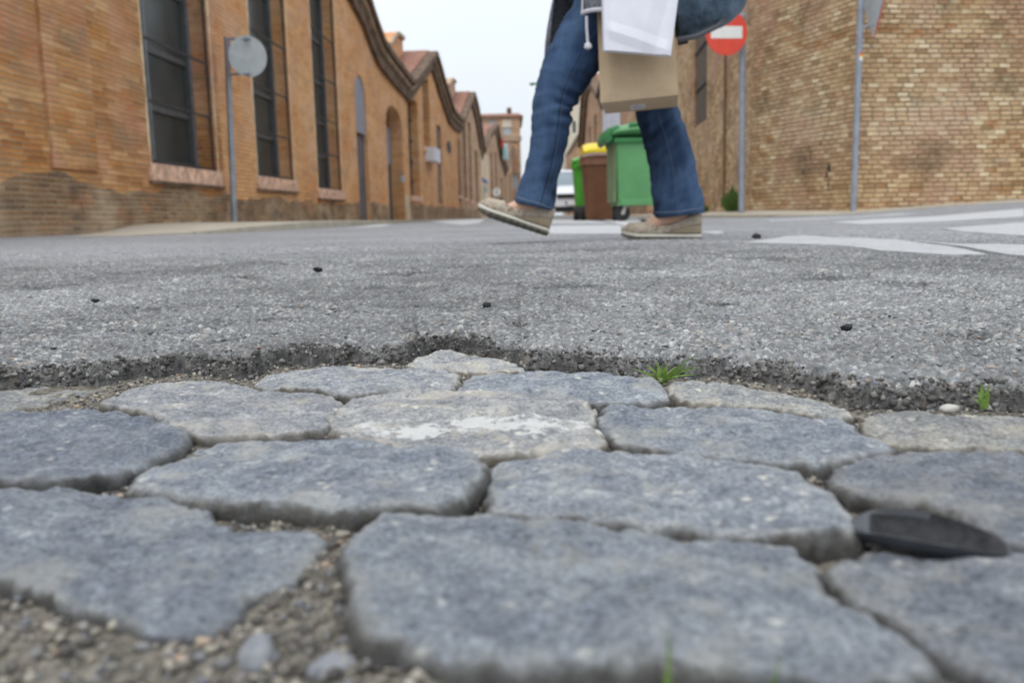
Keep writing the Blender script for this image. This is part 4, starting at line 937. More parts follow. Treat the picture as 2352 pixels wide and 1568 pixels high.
    # shallow brick piers left of the first window with mortar repairs
    mb = MB(); n = 26; a0, a1 = PL.sx(118, 400), PL.sx(222, 400); 
    k = 30; vs = []
    for i in range(k + 1):
        z = 0.62 + (4.4 - 0.62) * i / k; vs += [PL.w(a0 + 0.04 * float(perlin(z * 4, 0, 1)), z, -0.03), PL.w(a1 + 0.05 * float(perlin(z * 4, 5, 1)), z, -0.03), PL.w(a1, z, 0.001), PL.w(a0, z, 0.001)]
    fs = [[4 * i + q_, 4 * i + (q_ + 1) % 4, 4 * i + 4 + (q_ + 1) % 4, 4 * i + 4 + q_] for i in range(k) for q_ in range(4)]; fs += [[0, 1, 2, 3], [4 * k + 3, 4 * k + 2, 4 * k + 1, 4 * k]]
    uv = [[((vs[j] - PL.p).dot(PL.u), vs[j].z) for j in f] for f in fs]; mb.add(vs, fs, [[(a_ + 3.3, b_ * 1.02) for a_, b_ in q_] for q_ in uv]); mb.build('pier', MAT['brick_ochre'], H)
# --- halls 2, 3 and the farther ones
def hall(label, prof_px, slots, parapet=None, mat='brick_ochre_smooth', tile='roof_tile', pl=None, group='brick factory halls along the left of the street', thick=0.4, side=12, base=True, dado_mat='brick_base', corn=1.0, lead=None):
    pl = pl or PL
    T = [pl.px(*p) for p in prof_px]
    if lead: T = lead + T
    T.sort(key=lambda q: q[0])
    T = [T[0]] + [q for p, q in zip(T, T[1:]) if q[0] - p[0] > 0.02]
    Hh = thing('factory_hall', label, 'building', pl.w((T[0][0] + T[-1][0]) / 2, 0), group=group, ws=True)
    holes = []
    for kind, x0, x1, zt_, zb_, dep in slots:
        a0, a1 = sorted((pl.sx(x0), pl.sx(x1))); holes.append((kind, a0, a1, zb_, zt_, dep))
    facade(pl, [(T[0][0], -0.06), (T[-1][0], -0.06)] + T[::-1], [rect(a0, a1, z0, z1) for _, a0, a1, z0, z1, _ in holes], 'wall', MAT[mat], Hh, thick)
    mb = MB(); zlow = min(q[1] for q in T) - 0.3
    pbox(mb, pl, T[-1][0] - 0.4, T[-1][0], -0.06, zlow, thick + 0.01, side); mb.build('end_wall', MAT[mat], Hh)
    mb = MB(); pbox(mb, pl, T[0][0], T[0][0] + 0.4, -0.06, zlow, thick + 0.01, side); mb.build('end_wall', MAT[mat], Hh)
    k = corn
    mb = MB(); band(mb, pl, T, -0.02, 0.18 * k, 0.34 * k); mb.build('eaves', MAT['cornice'], Hh)
    mb = MB(); band(mb, pl, T, 0.162 * k, 0.14 * k, 0.22 * k); mb.build('moulding', MAT['cornice_light'], Hh)
    mb = MB(); band(mb, pl, T, 0.304 * k, 0.34 * k, 0.12 * k); mb.build('cornice', MAT['cornice'], Hh)
    roof(pl, T, side, Hh, MAT[tile], dep0=0.02)
    for kind, a0, a1, z0, z1, dep in holes:
        mb = MB(); pbox(mb, pl, a0, a1, z0, z1, dep, dep + 0.05)
        o = mb.build('door' if kind == 'door' else 'window', MAT['door_grey'] if kind == 'door' else MAT['louvre'], Hh)
        if kind == 'window':
            mb = MB(); zz_ = z0 + 0.5
            while zz_ < z1 - 0.2: pbox(mb, pl, a0, a1, zz_, zz_ + 0.05, dep - 0.06, dep - 0.002); zz_ += 0.7
            mb.build('frame', MAT['iron'], o)
            if z0 > 0.3:
                mb = MB(); pbox(mb, pl, a0 - 0.1, a1 + 0.1, z0 - 0.18, z0 - 0.003, -0.06, 0.1); mb.build('sill', MAT['sill'], o)
    if base:
        global mb_, pl_
        n = 40; vs = []; a0, a1 = T[0][0], T[-1][0]
        doors = [(b0, b1) for kd, b0, b1, z0, z1, d in holes if z0 < 0.4]
        segs = []; cur = a0
        for b0, b1 in sorted(doors): segs.append((cur, b0 - 0.02)); cur = b1 + 0.02
        segs.append((cur, a1)); m = MB()
        for s0, s1 in segs:
            nn = max(2, int((s1 - s0) / 0.4)); vs = []
            for i in range(nn + 1):
                a = s0 + (s1 - s0) * i / nn; zt_ = 0.55 + 0.15 * float(fbm(a * 0.9, 1.0, 3.0, 4))
                vs += [pl.w(a, zt_, -0.006), pl.w(a, -0.05, -0.014), pl.w(a, -0.05, 0.001), pl.w(a, zt_, 0.001)]
            fs = [[4 * i + q_, 4 * i + (q_ + 1) % 4, 4 * i + 4 + (q_ + 1) % 4, 4 * i + 4 + q_] for i in range(nn) for q_ in range(4)]
            m.add(vs, fs, [[((vs[j] - pl.p).dot(pl.u), vs[j].z) for j in f] for f in fs])
        m.build('base_course', MAT[dado_mat], Hh)
    if parapet:
        x0, x1, y0_, y1_, dep = parapet
        (a0, z0), (a1, z1) = pl.px(x0, y0_), pl.px(x1, y1_)
        m = MB(); top = [(a0, z0), (a0 + (a1 - a0) * 0.55, z0 + (z1 - z0) * 0.9), (a1, z1)]
        zb = min(z0, z1) - 2.0
        poly = [(a0, zb), (a1, zb)] + top[::-1]
        n = len(poly)
        vs = [pl.w(a, z, dep) for a, z in poly] + [pl.w(a, z, dep + 1.2) for a, z in poly]
        fs = [list(range(n)), list(range(n, 2 * n))[::-1]] + [[i, (i + 1) % n, n + (i + 1) % n, n + i] for i in range(n)]
        m.add(vs, fs, [[((vs[j] - pl.p).dot(pl.u), vs[j].z) for j in f] for f in fs]); o = m.build('roof_lantern', MAT[mat], Hh)
        m = MB(); band(m, pl, top, -0.02, 0.14, 0.1, dep + 0.3 if False else 0.0); 
        vs = [v for v in m.v]; m.v = [tuple(Vector(v) + pl.n * dep) for v in vs]; m.build('coping', MAT['cornice_light'], o)
    return Hh
zf = lambda x, y: PL.px(x, y)[1]
h2 = hall('second brick hall on the left, with a white wall box and a raised ridge lantern',
     [(931.5, 186), (940, 178), (962, 150), (986, 119), (996, 148), (1005, 180), (1013, 204), (1028, 249), (1040, 264), (1053, 275)],
     [('window', 945, 968, zf(946, 226), zf(951, 450), 0.28), ('window', 980, 995, zf(976, 178), zf(982, 340), 0.28), ('door', 1009, 1020, zf(1006, 288), zf(1011, 468), 0.12)],
     parapet=(953, 979, 97, 84, 0.9))
a0, a1 = PL.sx(982), PL.sx(996); mb = MB(); pbox(mb, PL, a0, a1, zf(984, 372), zf(984, 342), -0.35, 0.0); mb.build('wall_box', MAT['white_panel'], h2)
mb = MB(); a0, a1 = PL.sx(1031), PL.sx(1041); m_ = (a0 + a1) / 2; hh = (a1 - a0) / 2
zc = zf(1036, 342); vs = [PL.w(m_ + hh * math.cos(k * math.pi / 10), zc + 0.28 * math.sin(k * math.pi / 10), d) for d in (-0.012, 0.0) for k in range(20)]
mb.add(vs, [list(range(20))] + [[k, (k + 1) % 20, 20 + (k + 1) % 20, 20 + k] for k in range(20)]); mb.build('round_vent', MAT['iron'], h2)
h3 = hall('third brick hall on the left, with four tall dark slot windows',
     [(1053.6, 276), (1063, 250), (1072, 228), (1079, 212), (1084, 228), (1089.6, 249), (1098, 300), (1105, 346)],
     [('window', 1055, 1062, zf(1055, 322), zf(1058, 449), 0.3), ('window', 1068, 1074.5, zf(1069, 268), zf(1072, 455), 0.3), ('window', 1081, 1086.5, zf(1081, 286), zf(1084, 460), 0.3), ('window', 1094.5, 1100, zf(1096, 348), zf(1099, 466), 0.3)],
     parapet=(1064, 1077, 192, 186, 0.8), mat='brick_far')
h4 = hall('fourth brick hall on the left, with a pale plastered front and blue street plate',
     [(1105.5, 342), (1121, 300), (1137, 286), (1143, 318), (1149, 352), (1155, 372), (1160, 390)],
     [('window', 1130, 1134, zf(1130, 352), 0.9, 0.2), ('window', 1140, 1144, zf(1140, 352), 0.9, 0.2), ('window', 1152, 1155, zf(1152, 410), 0.9, 0.2)], mat='brick_far')
mb = MB(); pbox(mb, PL, PL.sx(1105.6), PL.sx(1125.5), 0, zf(1112, 352), -0.05, 0.0); mb.build('pale_front', MAT['beige_wall'], h4)
a0, a1 = PL.sx(1108), PL.sx(1119.5); mb = MB(); pbox(mb, PL, a0, a1, zf(1112, 420), zf(1112, 412), -0.09, -0.052); mb.build('street_plate', MAT['blue'], h4)
h5 = hall('farthest brick halls on the left, a narrow sliver before the end building',
     [(1160.4, 388), (1169, 352), (1175, 338), (1181, 358), (1188, 380), (1192, 408)],
     [('window', 1172, 1175, zf(1172, 400), 0.9, 0.2), ('window', 1181, 1183, zf(1181, 410), 0.9, 0.2)], mat='brick_far', side=9)
mb = MB(); a0, a1 = PL.sx(1150), PL.sx(1152); pbox(mb, PL, a0, a1, zf(1150, 370), zf(1150, 335), -0.75, -0.35); mb.build('banner', MAT['teal'], h4)
mb = MB(); a0, a1 = PL.sx(1146), PL.sx(1148); pbox(mb, PL, a0, a1, zf(1148, 345), zf(1148, 330), -0.55, -0.35); mb.build('banner', MAT['red_cloth'], h4)
# --- end building closing the street
PE = Plane((-20, 108), (1, 0), 1)
EB = thing('apartment_building', 'tall brick block with tiled roof and chimney closing the street', 'building', (-3, 108, 0), ws=True)
xr, xl = PE.sx(1199), PE.sx(1030); ztop = PE.px(1150, 268)[1]; zr = PE.px(1150, 252)[1]
wins = []
for x0, x1, y0_, y1_, k in ((1153, 1175.5, 275, 310, 'c'), (1121, 1141, 276, 300, 'a'), (1096, 1110, 276, 300, 'a'), (1153, 1172, 340, 375, 'a'), (1153, 1172, 400, 435, 'a'), (1178, 1192, 400, 435, 'a')):
    (a0, z1), (a1, z0) = PE.px(x0, y0_), PE.px(x1, y1_); wins.append((a0, a1, z0, z1, k))
facade(PE, rect(xl, xr, -0.06, ztop), [rect(*w_[:4]) for w_ in wins], 'wall', MAT['brick_far'], EB, 0.5)
for a0, a1, z0, z1, k in wins:
    mb = MB(); pbox(mb, PE, a0, a1, z0, z1, 0.2, 0.25); o = mb.build('window', MAT['sign_back'], EB)
    if k == 'c': mb = MB(); pbox(mb, PE, a0, a1, (z0 + z1) / 2, z1, 0.05, 0.19); mb.build('blind', MAT['cream'], o)
    mb = MB(); pbox(mb, PE, a0 - 0.15, a1 + 0.15, z1 + 0.005, z1 + 0.25, -0.08, 0.0); mb.build('lintel', MAT['cornice_light'], o)
mb = MB(); z_ = PE.px(1150, 318)[1]; pbox(mb, PE, xl, xr + 0.15, z_ - 0.35, z_ + 0.2, -0.2, -0.001); z_ = PE.px(1150, 331)[1]; mb.build('cornice', MAT['cornice_light'], EB)
mb = MB(); pbox(mb, PE, xr - 0.5, xr, -0.06, ztop, 0.51, 14); pbox(mb, PE, xl, xl + 0.5, -0.06, ztop, 0.51, 14); mb.build('side_wall', MAT['brick_far'], EB)
mb = MB()
vs = [PE.w(xl - .3, ztop, -0.4), PE.w(xr + .4, ztop, -0.4), PE.w(xr - .1, zr, 4), PE.w(xl, zr, 4), PE.w(xl - .3, ztop, 14.5), PE.w(xr + .4, ztop, 14.5)]
mb.add(vs, [[0, 1, 2, 3], [3, 2, 5, 4], [0, 3, 4], [1, 5, 2], [0, 4, 5, 1]]); rf = mb.build('roof', MAT['roof_tile'], EB)
mb = MB(); a = PE.sx(1175); pbox(mb, PE, a - 0.3, a + 0.3, zr - 0.6, PE.px(1175, 239)[1], 3.6, 4.3); mb.build('chimney', MAT['cornice'], rf)
# --- right side: corner building
PR0 = Plane((C0.x, C0.y), (0.077, 1), -1); PR1 = Plane((C1.x, C1.y), (C0.x - C1.x, C0.y - C1.y), -1); PR2 = Plane((C1.x, C1.y), (1, 0.12), 1)
RB = thing('corner_building', 'sandy brick building on the right street corner with a cut-off corner and worn bricks', 'building', (C0.x + 3, C0.y, 0), ws=True)
HT = 5.6; L1 = (C0 - C1).length
wa0, wa1 = sorted((PR0.sx(1592), PR0.sx(1621))); wzb = 0.5 * (PR0.px(1592, 299)[1] + PR0.px(1621, 273)[1])
wins0 = [rect(wa0, wa1, wzb, HT - 0.7)]
facade(PR0, rect(0.0, 11.0, -0.05, HT), wins0, 'wall', MAT['brick_sandy'], RB, 0.45)
facade(PR1, rect(0.0, L1, -0.05, HT), [], 'wall', MAT['brick_sandy'], RB, 0.45)
facade(PR2, rect(0.0, 16.0, -0.05, HT), [], 'wall', MAT['brick_sandy'], RB, 0.45)
mb = MB(); pbox(mb, PR0, wa0, wa1, wzb, HT - 0.7, 0.05, 0.09); o = mb.build('window', MAT['louvre'], RB)
mb = MB(); z_ = wzb + 0.75
while z_ < HT - 0.9: pbox(mb, PR0, wa0, wa1, z_, z_ + 0.05, 0.02, 0.048); z_ += 0.8
mb.build('frame', MAT['iron'], o)
mb = MB()
v0 = [PR0.w(11, HT, 0), PR0.w(0, HT, 0), PR1.w(0, HT, 0), PR2.w(16, HT, 0), PR2.w(16, HT, 9), PR0.w(11, HT, 12)]
v0 = [Vector((p.x, p.y, z)) for z in (HT + 0.002, HT + 0.25) for p in v0]
mb.add(v0, [[0, 1, 2, 3, 4, 5], [11, 10, 9, 8, 7, 6]] + [[i, (i + 1) % 6, 6 + (i + 1) % 6, 6 + i] for i in range(6)]); mb.build('roof', MAT['cornice'], RB)
mb = MB(); a = PR0.sx(1665); mb.tube([PR0.w(a, 0.15, -0.03), PR0.w(a, 4.9, -0.03)], 0.022); mb.build('rusty_pipe', MAT['brick_base'], RB)
def blotch(pl, x, y, w, h, seed):
    a, z = pl.px(x, y); n = 22; m = MB()
    r = 1 + 0.5 * fbm(np.cos(np.arange(n) / n * 6.283) * 1.5 + seed, np.sin(np.arange(n) / n * 6.283) * 1.5, seed * 1.0, 3)
    pts = [(a + w * r[k] * math.cos(2 * math.pi * k / n), z + h * r[k] * math.sin(2 * math.pi * k / n)) for k in range(n)]
    vs = [pl.w(*p, -0.003) for p in pts] + [pl.w(*p, 0.001) for p in pts]
    m.add(vs, [list(range(n))] + [[k, (k + 1) % n, n + (k + 1) % n, n + k] for k in range(n)]); return m
allm = MB()
for bx, by, bw, bh, sd_ in ((1904, 385, .035, .055, 1), (1899, 403, .022, .035, 2), (1903, 425, .012, .075, 3), (1885, 330, .02, .016, 4), (1857, 338, .010, .025, 5), (1862, 358, .008, .05, 6), (1850, 365, .008, .03, 7), (1897, 349, .018, .012, 8), (1846, 395, .018, .02, 9), (1888, 430, .012, .015, 10)):
    m = blotch(PR1, bx, by, bw, bh, sd_); allm.add(m.v, m.f)
allm.build('graffiti', MAT['graffiti'], RB)
# --- right side, farther halls
PB = Plane((3.3 + 0.02 * 24, 24.2), (0.02, 1), -1)
zb_ = lambda x, y: PB.px(x, y)[1]
h6 = hall('gabled brick hall on the right side of the street, above the wheeled bins',
     [(1366, 172), (1357, 174), (1351, 190), (1346, 250), (1340.5, 332)],
     [('window', 1372, 1366.5, zb_(1369, 262), 0.9, 0.25), ('window', 1359, 1354, zb_(1356, 290), 0.9, 0.25), ('door', 1425, 1394, zb_(1410, 250), 0.0, 0.15)],
     pl=PB, group='brick halls along the right of the street', mat='brick_far', lead=[(0.0, 5.2), (5.0, 6.6), (9.0, 5.6), (13.0, 5.0), (17.5, 6.4)])
a0, a1 = sorted((PB.sx(1428), PB.sx(1393))); mb = MB()
n = 26
for i in range(n): pbox(mb, PB, a0 + (a1 - a0) * i / n, a0 + (a1 - a0) * (i + 0.8) / n, 0.0, 4.6, -0.10 - 0.03 * (i % 2), -0.02)
mb.build('corrugated_screen', MAT['white_panel'], h6)
PC = Plane((3.2, 62), (1, 0), 1)
cb = thing('cream_building', 'tall cream plastered block far down the street, seen right of the front leg', 'building', (5, 88, 0), ws=True)
PCc = Plane((0, 86), (1, 0), 1); a0, a1 = PCc.sx(1306), PCc.sx(1352); zt_ = PCc.px(1325, 228)[1]
mb = MB(); pbox(mb, PCc, a0, a1 + 3, -0.05, zt_, 0, 9); mb.build('wall', MAT['cream'], cb)
mb = MB(); pbox(mb, PCc, a0 - 0.1, a1 + 3.1, zt_ + 0.003, zt_ + 0.25, -0.12, 9.1); mb.build('parapet', MAT['cornice_light'], cb)
mb = MB()
for zz_ in (2.5, 5.2, 7.9): pbox(mb, PCc, a0 + 0.5, a0 + 0.8, zz_, zz_ + 1.1, -0.012, 0.0)
mb.build('window', MAT['glass_dark'], cb)
sb = thing('brick_shed', 'small brown gabled brick house far down the street beside the cream block', 'building', (5.3, 66, 0), ws=True)
PD = Plane((0, 66), (1, 0), 1); a0, a1 = PD.sx(1312), PD.sx(1345); zt_ = PD.px(1330, 306)[1]; ze = PD.px(1318, 352)[1]
mb = MB(); vs = []
pl2 = [(a0, -0.05), (a1 + 1.5, -0.05), (a1 + 1.5, zt_), ((a0 + a1) / 2 + .3, zt_), (a0, ze)]
facade(PD, pl2, [rect(a0 + .35, a0 + .75, 0.9, 2.0)], 'wall', MAT['brick_far'], sb, 5)
mb = MB(); band(mb, PD, [(a0, ze), ((a0 + a1) / 2 + .3, zt_), (a1 + 1.5, zt_)], -0.25, 0.22, 0.15, 5.1); mb.build('roof', MAT['cornice'], sb)
# ------------------------------------------------------------------ street furniture
def disc(mb, c, r, normal, th=0.004, n=40, sx=1.0):
    nrm = Vector(normal).normalized(); a = nrm.cross(Vector((0, 0, 1))).normalized(); b = a.cross(nrm)
    vs = [Vector(c) + nrm * d + a * r * sx * math.cos(2 * math.pi * k / n) + b * r * math.sin(2 * math.pi * k / n) for d in (-th / 2, th / 2) for k in range(n)]
    mb.add(vs, [list(range(n))[::-1], list(range(n, 2 * n))] + [[k, (k + 1) % n, n + (k + 1) % n, n + k] for k in range(n)])
# left sign: back of a round plate on a galvanised post
b = on_Y(538, 511, 12.3); tp = on_Y(521, 86, 12.3)
LS = thing('road_sign', 'round sign seen from its grey back, on a post before the left hall', 'road sign')
zb0 = 0.05
mb = MB(); ax = (tp - b).normalized(); mb.tube([(b.x, b.y, zb0), (tp.x, tp.y, tp.z)], 0.046, n=4, squash=0.9); mb.build('post', MAT['pole'], LS)
cD = on_Y(569, 130, 12.2); nrm = Vector((-0.42, 1, 0)).normalized()
mb = MB(); disc(mb, cD, 0.27, nrm, 0.012, sx=0.93); pd = mb.build('plate', MAT['sign_back'], LS)
mb = MB(); disc(mb, cD + nrm * 0.009, 0.268, nrm, 0.004, sx=0.93); mb.build('front_face', MAT['sign_red'], pd)
mb = MB()
for yy_ in (90, 171):
    q0, q1 = on_Y(524, yy_, 12.22), on_Y(576, yy_, 12.16); mb.tube([q0, q1], 0.018, n=6)
mb.build('bracket', MAT['pole'], LS)
# no entry sign
b = on_Y(1703, 484, 12.2); tp = on_Y(1706, 30, 12.2)
NS = thing('road_sign', 'red round no entry sign with a white bar, on a post at the corner', 'road sign')
mb = MB(); mb.tube([(b.x, b.y, 0.06), tp], 0.042, n=16); mb.build('post', MAT['pole'], NS, smooth=True)
cD = on_Y(1668.5, 75, 12.05); nrm = Vector((0.1, -1, 0)).normalized()
mb = MB(); disc(mb, cD, 0.295, nrm, 0.014, sx=0.97); pd = mb.build('plate', MAT['sign_red'], NS)
mb = MB(); a = nrm.cross(Vector((0, 0, 1))).normalized()
mb.box(cD + nrm * 0.009, (0.43, 0.003, 0.155), M=Matrix((a, nrm, Vector((0, 0, 1)))).transposed()); mb.build('white_bar', MAT['sign_white'], pd, bevel=0.001)
mb = MB(); mb.tube([on_Y(1650, 38, 12.1), on_Y(1709, 37, 12.15)], 0.02, n=6); mb.tube([on_Y(1660, 108, 12.1), on_Y(1706, 108, 12.15)], 0.02, n=6); mb.build('bracket', MAT['pole'], NS)
# right pole with a give way triangle seen from the side
b = on_Y(1960, 487, 10.75); tp = on_Y(1982, -120, 10.75)
GS = thing('road_sign', 'triangular red edged sign seen from behind, on the tall post at the building edge', 'road sign')
mb = MB(); mb.tube([(b.x, b.y, 0.04), tp], 0.036, n=16); post = mb.build('post', MAT['pole'], GS, smooth=True)
lo = on_Y(2004, 86, 10.72); hh = 0.78; sw = 0.45
th = R(95); a = Vector((math.cos(th), math.sin(th), 0)); nn = Vector((math.sin(th), -math.cos(th), 0))
def tri(mb, k, d, th_):
    cz = lo.z + hh * 0.62
    P3 = [Vector((lo.x, lo.y, cz + (lo.z - cz) * k)), Vector((lo.x, lo.y, cz + (lo.z + hh - cz) * k)) + a * sw * k, Vector((lo.x, lo.y, cz + (lo.z + hh - cz) * k)) - a * sw * k]
    vs = [p + nn * (d + q) for q in (0, th_) for p in P3]; mb.add(vs, [[0, 1, 2], [5, 4, 3], [0, 1, 4, 3], [1, 2, 5, 4], [2, 0, 3, 5]])
mb = MB(); tri(mb, 1, 0, 0.012); pt = mb.build('plate', MAT['sign_back'], GS)
mb = MB(); tri(mb, 1.0, 0.0122, 0.016); mb.build('red_border', MAT['sign_red'], pt)
mb = MB(); tri(mb, 0.72, 0.0285, 0.002); mb.build('white_field', MAT['sign_white'], pt)
mb = MB(); q = on_Y(1973, 70, 10.75); mb.tube([q, Vector((lo.x - 0.02, lo.y, q.z + .06))], 0.016, n=8); mb.tube([q + Vector((0, 0, .45)), Vector((lo.x, lo.y, q.z + .5))], 0.016, n=8); mb.build('bracket', MAT['pole'], GS)
for y0_, y1_, m in ((123, 128, 'sign_red'), (128, 133, 'sticker_yellow'), (133, 140, 'sign_white')):
    q0, q1 = on_Y(1974.6 + (123 - y0_) * .03, y0_, 10.75), on_Y(1974.3 + (123 - y1_) * .03, y1_, 10.75); mb = MB(); mb.tube([q0, q1], 0.0375, n=16); mb.build('sticker', MAT[m], post, smooth=True)
# far round signs
for (x, y, r, m, lab) in ((1111, 436, 8.8, 'sign_back', 'tiny grey back of a round sign far down the left pavement'), (1141, 441, 9, 'sign_white', 'tiny white round sign with a dark symbol far down the street')):
    d = 60; t_ = thing('road_sign', lab, 'road sign'); c = on_Y(x, y, d); mb = MB(); mb.tube([(c.x, c.y + .05, 0.0), (c.x, c.y + .05, c.z + 0.3)], 0.03); mb.build('post', MAT['pole'], t_)
    mb = MB(); disc(mb, c, r / 2000 * d, (0, -1, 0), 0.02); p = mb.build('plate', MAT[m], t_)
    if m == 'sign_white': mb = MB(); mb.box(c + Vector((0, -0.02, 0)), (0.07, 0.006, 0.3)); mb.build('symbol', MAT['door_grey'], p)
# street lamp whose arm shows beside the knee
LP = thing('street_lamp', 'thin street lamp mostly hidden behind the front leg, only its arm tip showing', 'street lamp')
tp = on_Y(1246, 190, 26); b = on_Y(1246, 500, 26); mb = MB(); mb.tube([(b.x, b.y, -0.02), (tp.x, tp.y, tp.z)], 0.05, n=12); mb.build('post', MAT['pole'], LP, smooth=True)
mb = MB(); e = on_Y(1228, 193, 26); mb.tube([tp, e], 0.03, n=8); mb.build('arm', MAT['bin_green_dark'], LP)
mb = MB(); e2 = on_Y(1216, 194, 26); mb.tube([e, e.lerp(e2, .5), e2], [0.05, 0.075, 0.04], n=10, squash=0.6); mb.build('lamp_head', MAT['bin_green_dark'], LP, smooth=True)
# ------------------------------------------------------------------ bins
def wheel(mb, c, r, w, axis=(1, 0, 0)):
    a = Vector(axis).normalized(); c = Vector(c); mb.tube([c - a * w / 2, c - a * w * 0.4, c + a * w * 0.4, c + a * w / 2], [r * 0.86, r, r, r * 0.86], n=24)
def bin_body(mb, w, d, h, k=0.84, z0=0.06, rnd=0.05, n=5):
    """tapered tub with rounded corners; (w,d) at the top"""
    rings = []
    for z, s in ((z0, k), (z0 + 0.02, k + .005), (z0 + h * 0.45, (1 + k) / 2), (z0 + h - 0.02, 0.995), (z0 + h, 1.0)):
        r = []
        for cx, cy, a0 in ((w / 2 - rnd, d / 2 - rnd, 0), (-w / 2 + rnd, d / 2 - rnd, 90), (-w / 2 + rnd, -d / 2 + rnd, 180), (w / 2 - rnd, -d / 2 + rnd, 270)):
            for i in range(n + 1):
                q = R(a0 + 90 * i / n); r.append((s * (cx + rnd * math.cos(q)), s * (cy + rnd * math.sin(q)), z))
        rings.append(r)
    m = len(rings[0]); vs = [p for r in rings for p in r]
    fs = [[i * m + k_, i * m + (k_ + 1) % m, (i + 1) * m + (k_ + 1) % m, (i + 1) * m + k_] for i in range(len(rings) - 1) for k_ in range(m)]
    fs += [list(range(m))[::-1], [(len(rings) - 1) * m + k_ for k_ in range(m)]]; mb.add(vs, fs)
def wheelie(name, label, loc, w, d, h, body, rim, lid, lid_open=False, rz=0.0):
    t_ = thing(name, label, 'bin', loc, rz, 'wheeled rubbish bins in the street')
    mb = MB(); bin_body(mb, w, d, h, 0.80, 0.012, 0.04); mb.build('body', MAT[body], t_, smooth=True)
    mb = MB()
    bin_body(mb, w * 1.10, d * 1.08, 0.085, 0.98, h - 0.035, 0.045); mb.build('rim', MAT[rim], t_, smooth=True)
    mb = MB(); n = 10; vs = []; zl = h + 0.056
    for i in range(n + 1):
        u = i / n; y_ = -d * 0.56 + d * 1.14 * u; z_ = zl + 0.012 + (0.07 if not lid_open else 0.15) * math.sin(math.pi * (u * 0.75 + 0.08))
        for j in range(9):
            v_ = j / 8 - 0.5; vs.append((w * 1.08 * v_, y_, z_ - (0.02 if abs(v_) > 0.45 else 0) - 0.04 * abs(v_) ** 2 * 2))
    m = 9; fs = [[i * m + j, i * m + j + 1, (i + 1) * m + j + 1, (i + 1) * m + j] for i in range(n) for j in range(m - 1)]
    b0 = len(vs); vs += [(x, y, zl) for x, y, z in vs[:b0]]
    fs += [[b0 + q for q in f][::-1] for f in fs]
    for i in range(n): fs += [[i * m, (i + 1) * m, b0 + (i + 1) * m, b0 + i * m], [i * m + 8, b0 + i * m + 8, b0 + (i + 1) * m + 8, (i + 1) * m + 8]]
    for j in range(8): fs += [[j, b0 + j, b0 + j + 1, j + 1], [n * m + j, n * m + j + 1, b0 + n * m + j + 1, b0 + n * m + j]]
    mb.add(vs, fs); mb.build('lid', MAT[lid], t_, smooth=True)
    for sx_ in (-1, 1):
        mb = MB(); wheel(mb, (sx_ * w * 0.44, d * 0.46, 0.10), 0.10, 0.09); mb.build('wheel', MAT['rubber'], t_, smooth=True)
    mb = MB(); mb.tube([(-w * 0.42, d * 0.60, h + 0.02), (w * 0.42, d * 0.60, h + 0.02)], 0.016); mb.build('handle', MAT[rim], t_, smooth=True)
    return t_
p = on_Y((1341 + 1424) / 2, 504, 11.6)
wheelie('wheeled_bin', 'brown wheeled bin standing left of the big green container', (p.x, 11.85, 0.0), 0.46, 0.52, 0.76, 'bin_brown', 'bin_brown_rim', 'bin_brown')
p = on_Y(1382, 500, 13.0)
wheelie('wheeled_bin', 'wheeled bin with a domed yellow lid just behind the brown bin', (p.x, 13.0, 0.0), 0.52, 0.62, 0.90, 'bin_green_dark', 'bin_yellow', 'bin_yellow', True)
p = on_Y(1337, 504, 12.6)
t_ = wheelie('wheeled_bin', 'lime green wheeled bin showing left of the brown bin', (p.x + 0.10, 12.7, 0.0), 0.42, 0.5, 0.76, 'bin_lime', 'bin_lime', 'bin_lime', rz=math.pi)
# big green container
GC = thing('waste_container', 'big green four wheeled waste container with a bulging hinged lid', 'waste container', (1.18 + 0.33, 10.0, 0.0), 0.0)
mb = MB(); bin_body(mb, 0.68, 0.84, 0.68, 0.93, 0.17, 0.03); mb.build('body', MAT['bin_green'], GC, smooth=True)
mb = MB(); mb.box((-0.344, 0.0, 0.52), (0.02, 0.74, 0.62)); mb.build('shaded_side', MAT['bin_green_shaded'], GC, bevel=0.006)  # shade on the left face, put into a duller green sheet
mb = MB(); mb.box((0.02, -0.405, 0.20), (0.62, 0.05, 0.07)); mb.box((0.30, -0.41, 0.26), (0.1, 0.07, 0.12)); mb.build('bottom_rail', MAT['bin_green'], GC, bevel=0.01)
mb = MB(); mb.box((0, 0, 0.86), (0.73, 0.90, 0.05)); mb.build('rim', MAT['bin_green_dark'], GC, bevel=0.012)
mb = MB()
loft(mb, [((-0.40, 0, 0.93), (0, 0.40, 0), (0, 0, 0.045)), ((-0.32, 0, 0.96), (0, 0.43, 0), (0, 0, 0.075)), ((-0.1, 0, 0.98), (0, 0.44, 0), (0, 0, 0.10)), ((0.15, 0, 0.975), (0, 0.44, 0), (0, 0, 0.09)), ((0.33, 0, 0.94), (0, 0.41, 0), (0, 0, 0.055))], 24)
mb.build('lid', MAT['bin_green'], GC, smooth=True)
mb = MB()
for y_ in (-0.36, -0.12, 0.12, 0.36): mb.tube([(-0.43, y_, 0.88), (-0.40, y_, 0.96), (-0.30, y_, 1.00)], [0.045, 0.05, 0.04], n=10)
mb.tube([(-0.42, -0.42, 0.885), (-0.42, 0.42, 0.885)], 0.04, n=10); mb.tube([(-0.2, -0.40, 1.02), (0.05, -0.42, 1.045), (0.3, -0.4, 1.02)], 0.03); mb.build('hinge', MAT['bin_green_dark'], GC, smooth=True)
mb = MB(); mb.box((0.22, -0.408, 0.74), (0.14, 0.02, 0.16)); mb.build('dark_sticker', MAT['car_black'], GC, bevel=0.003)
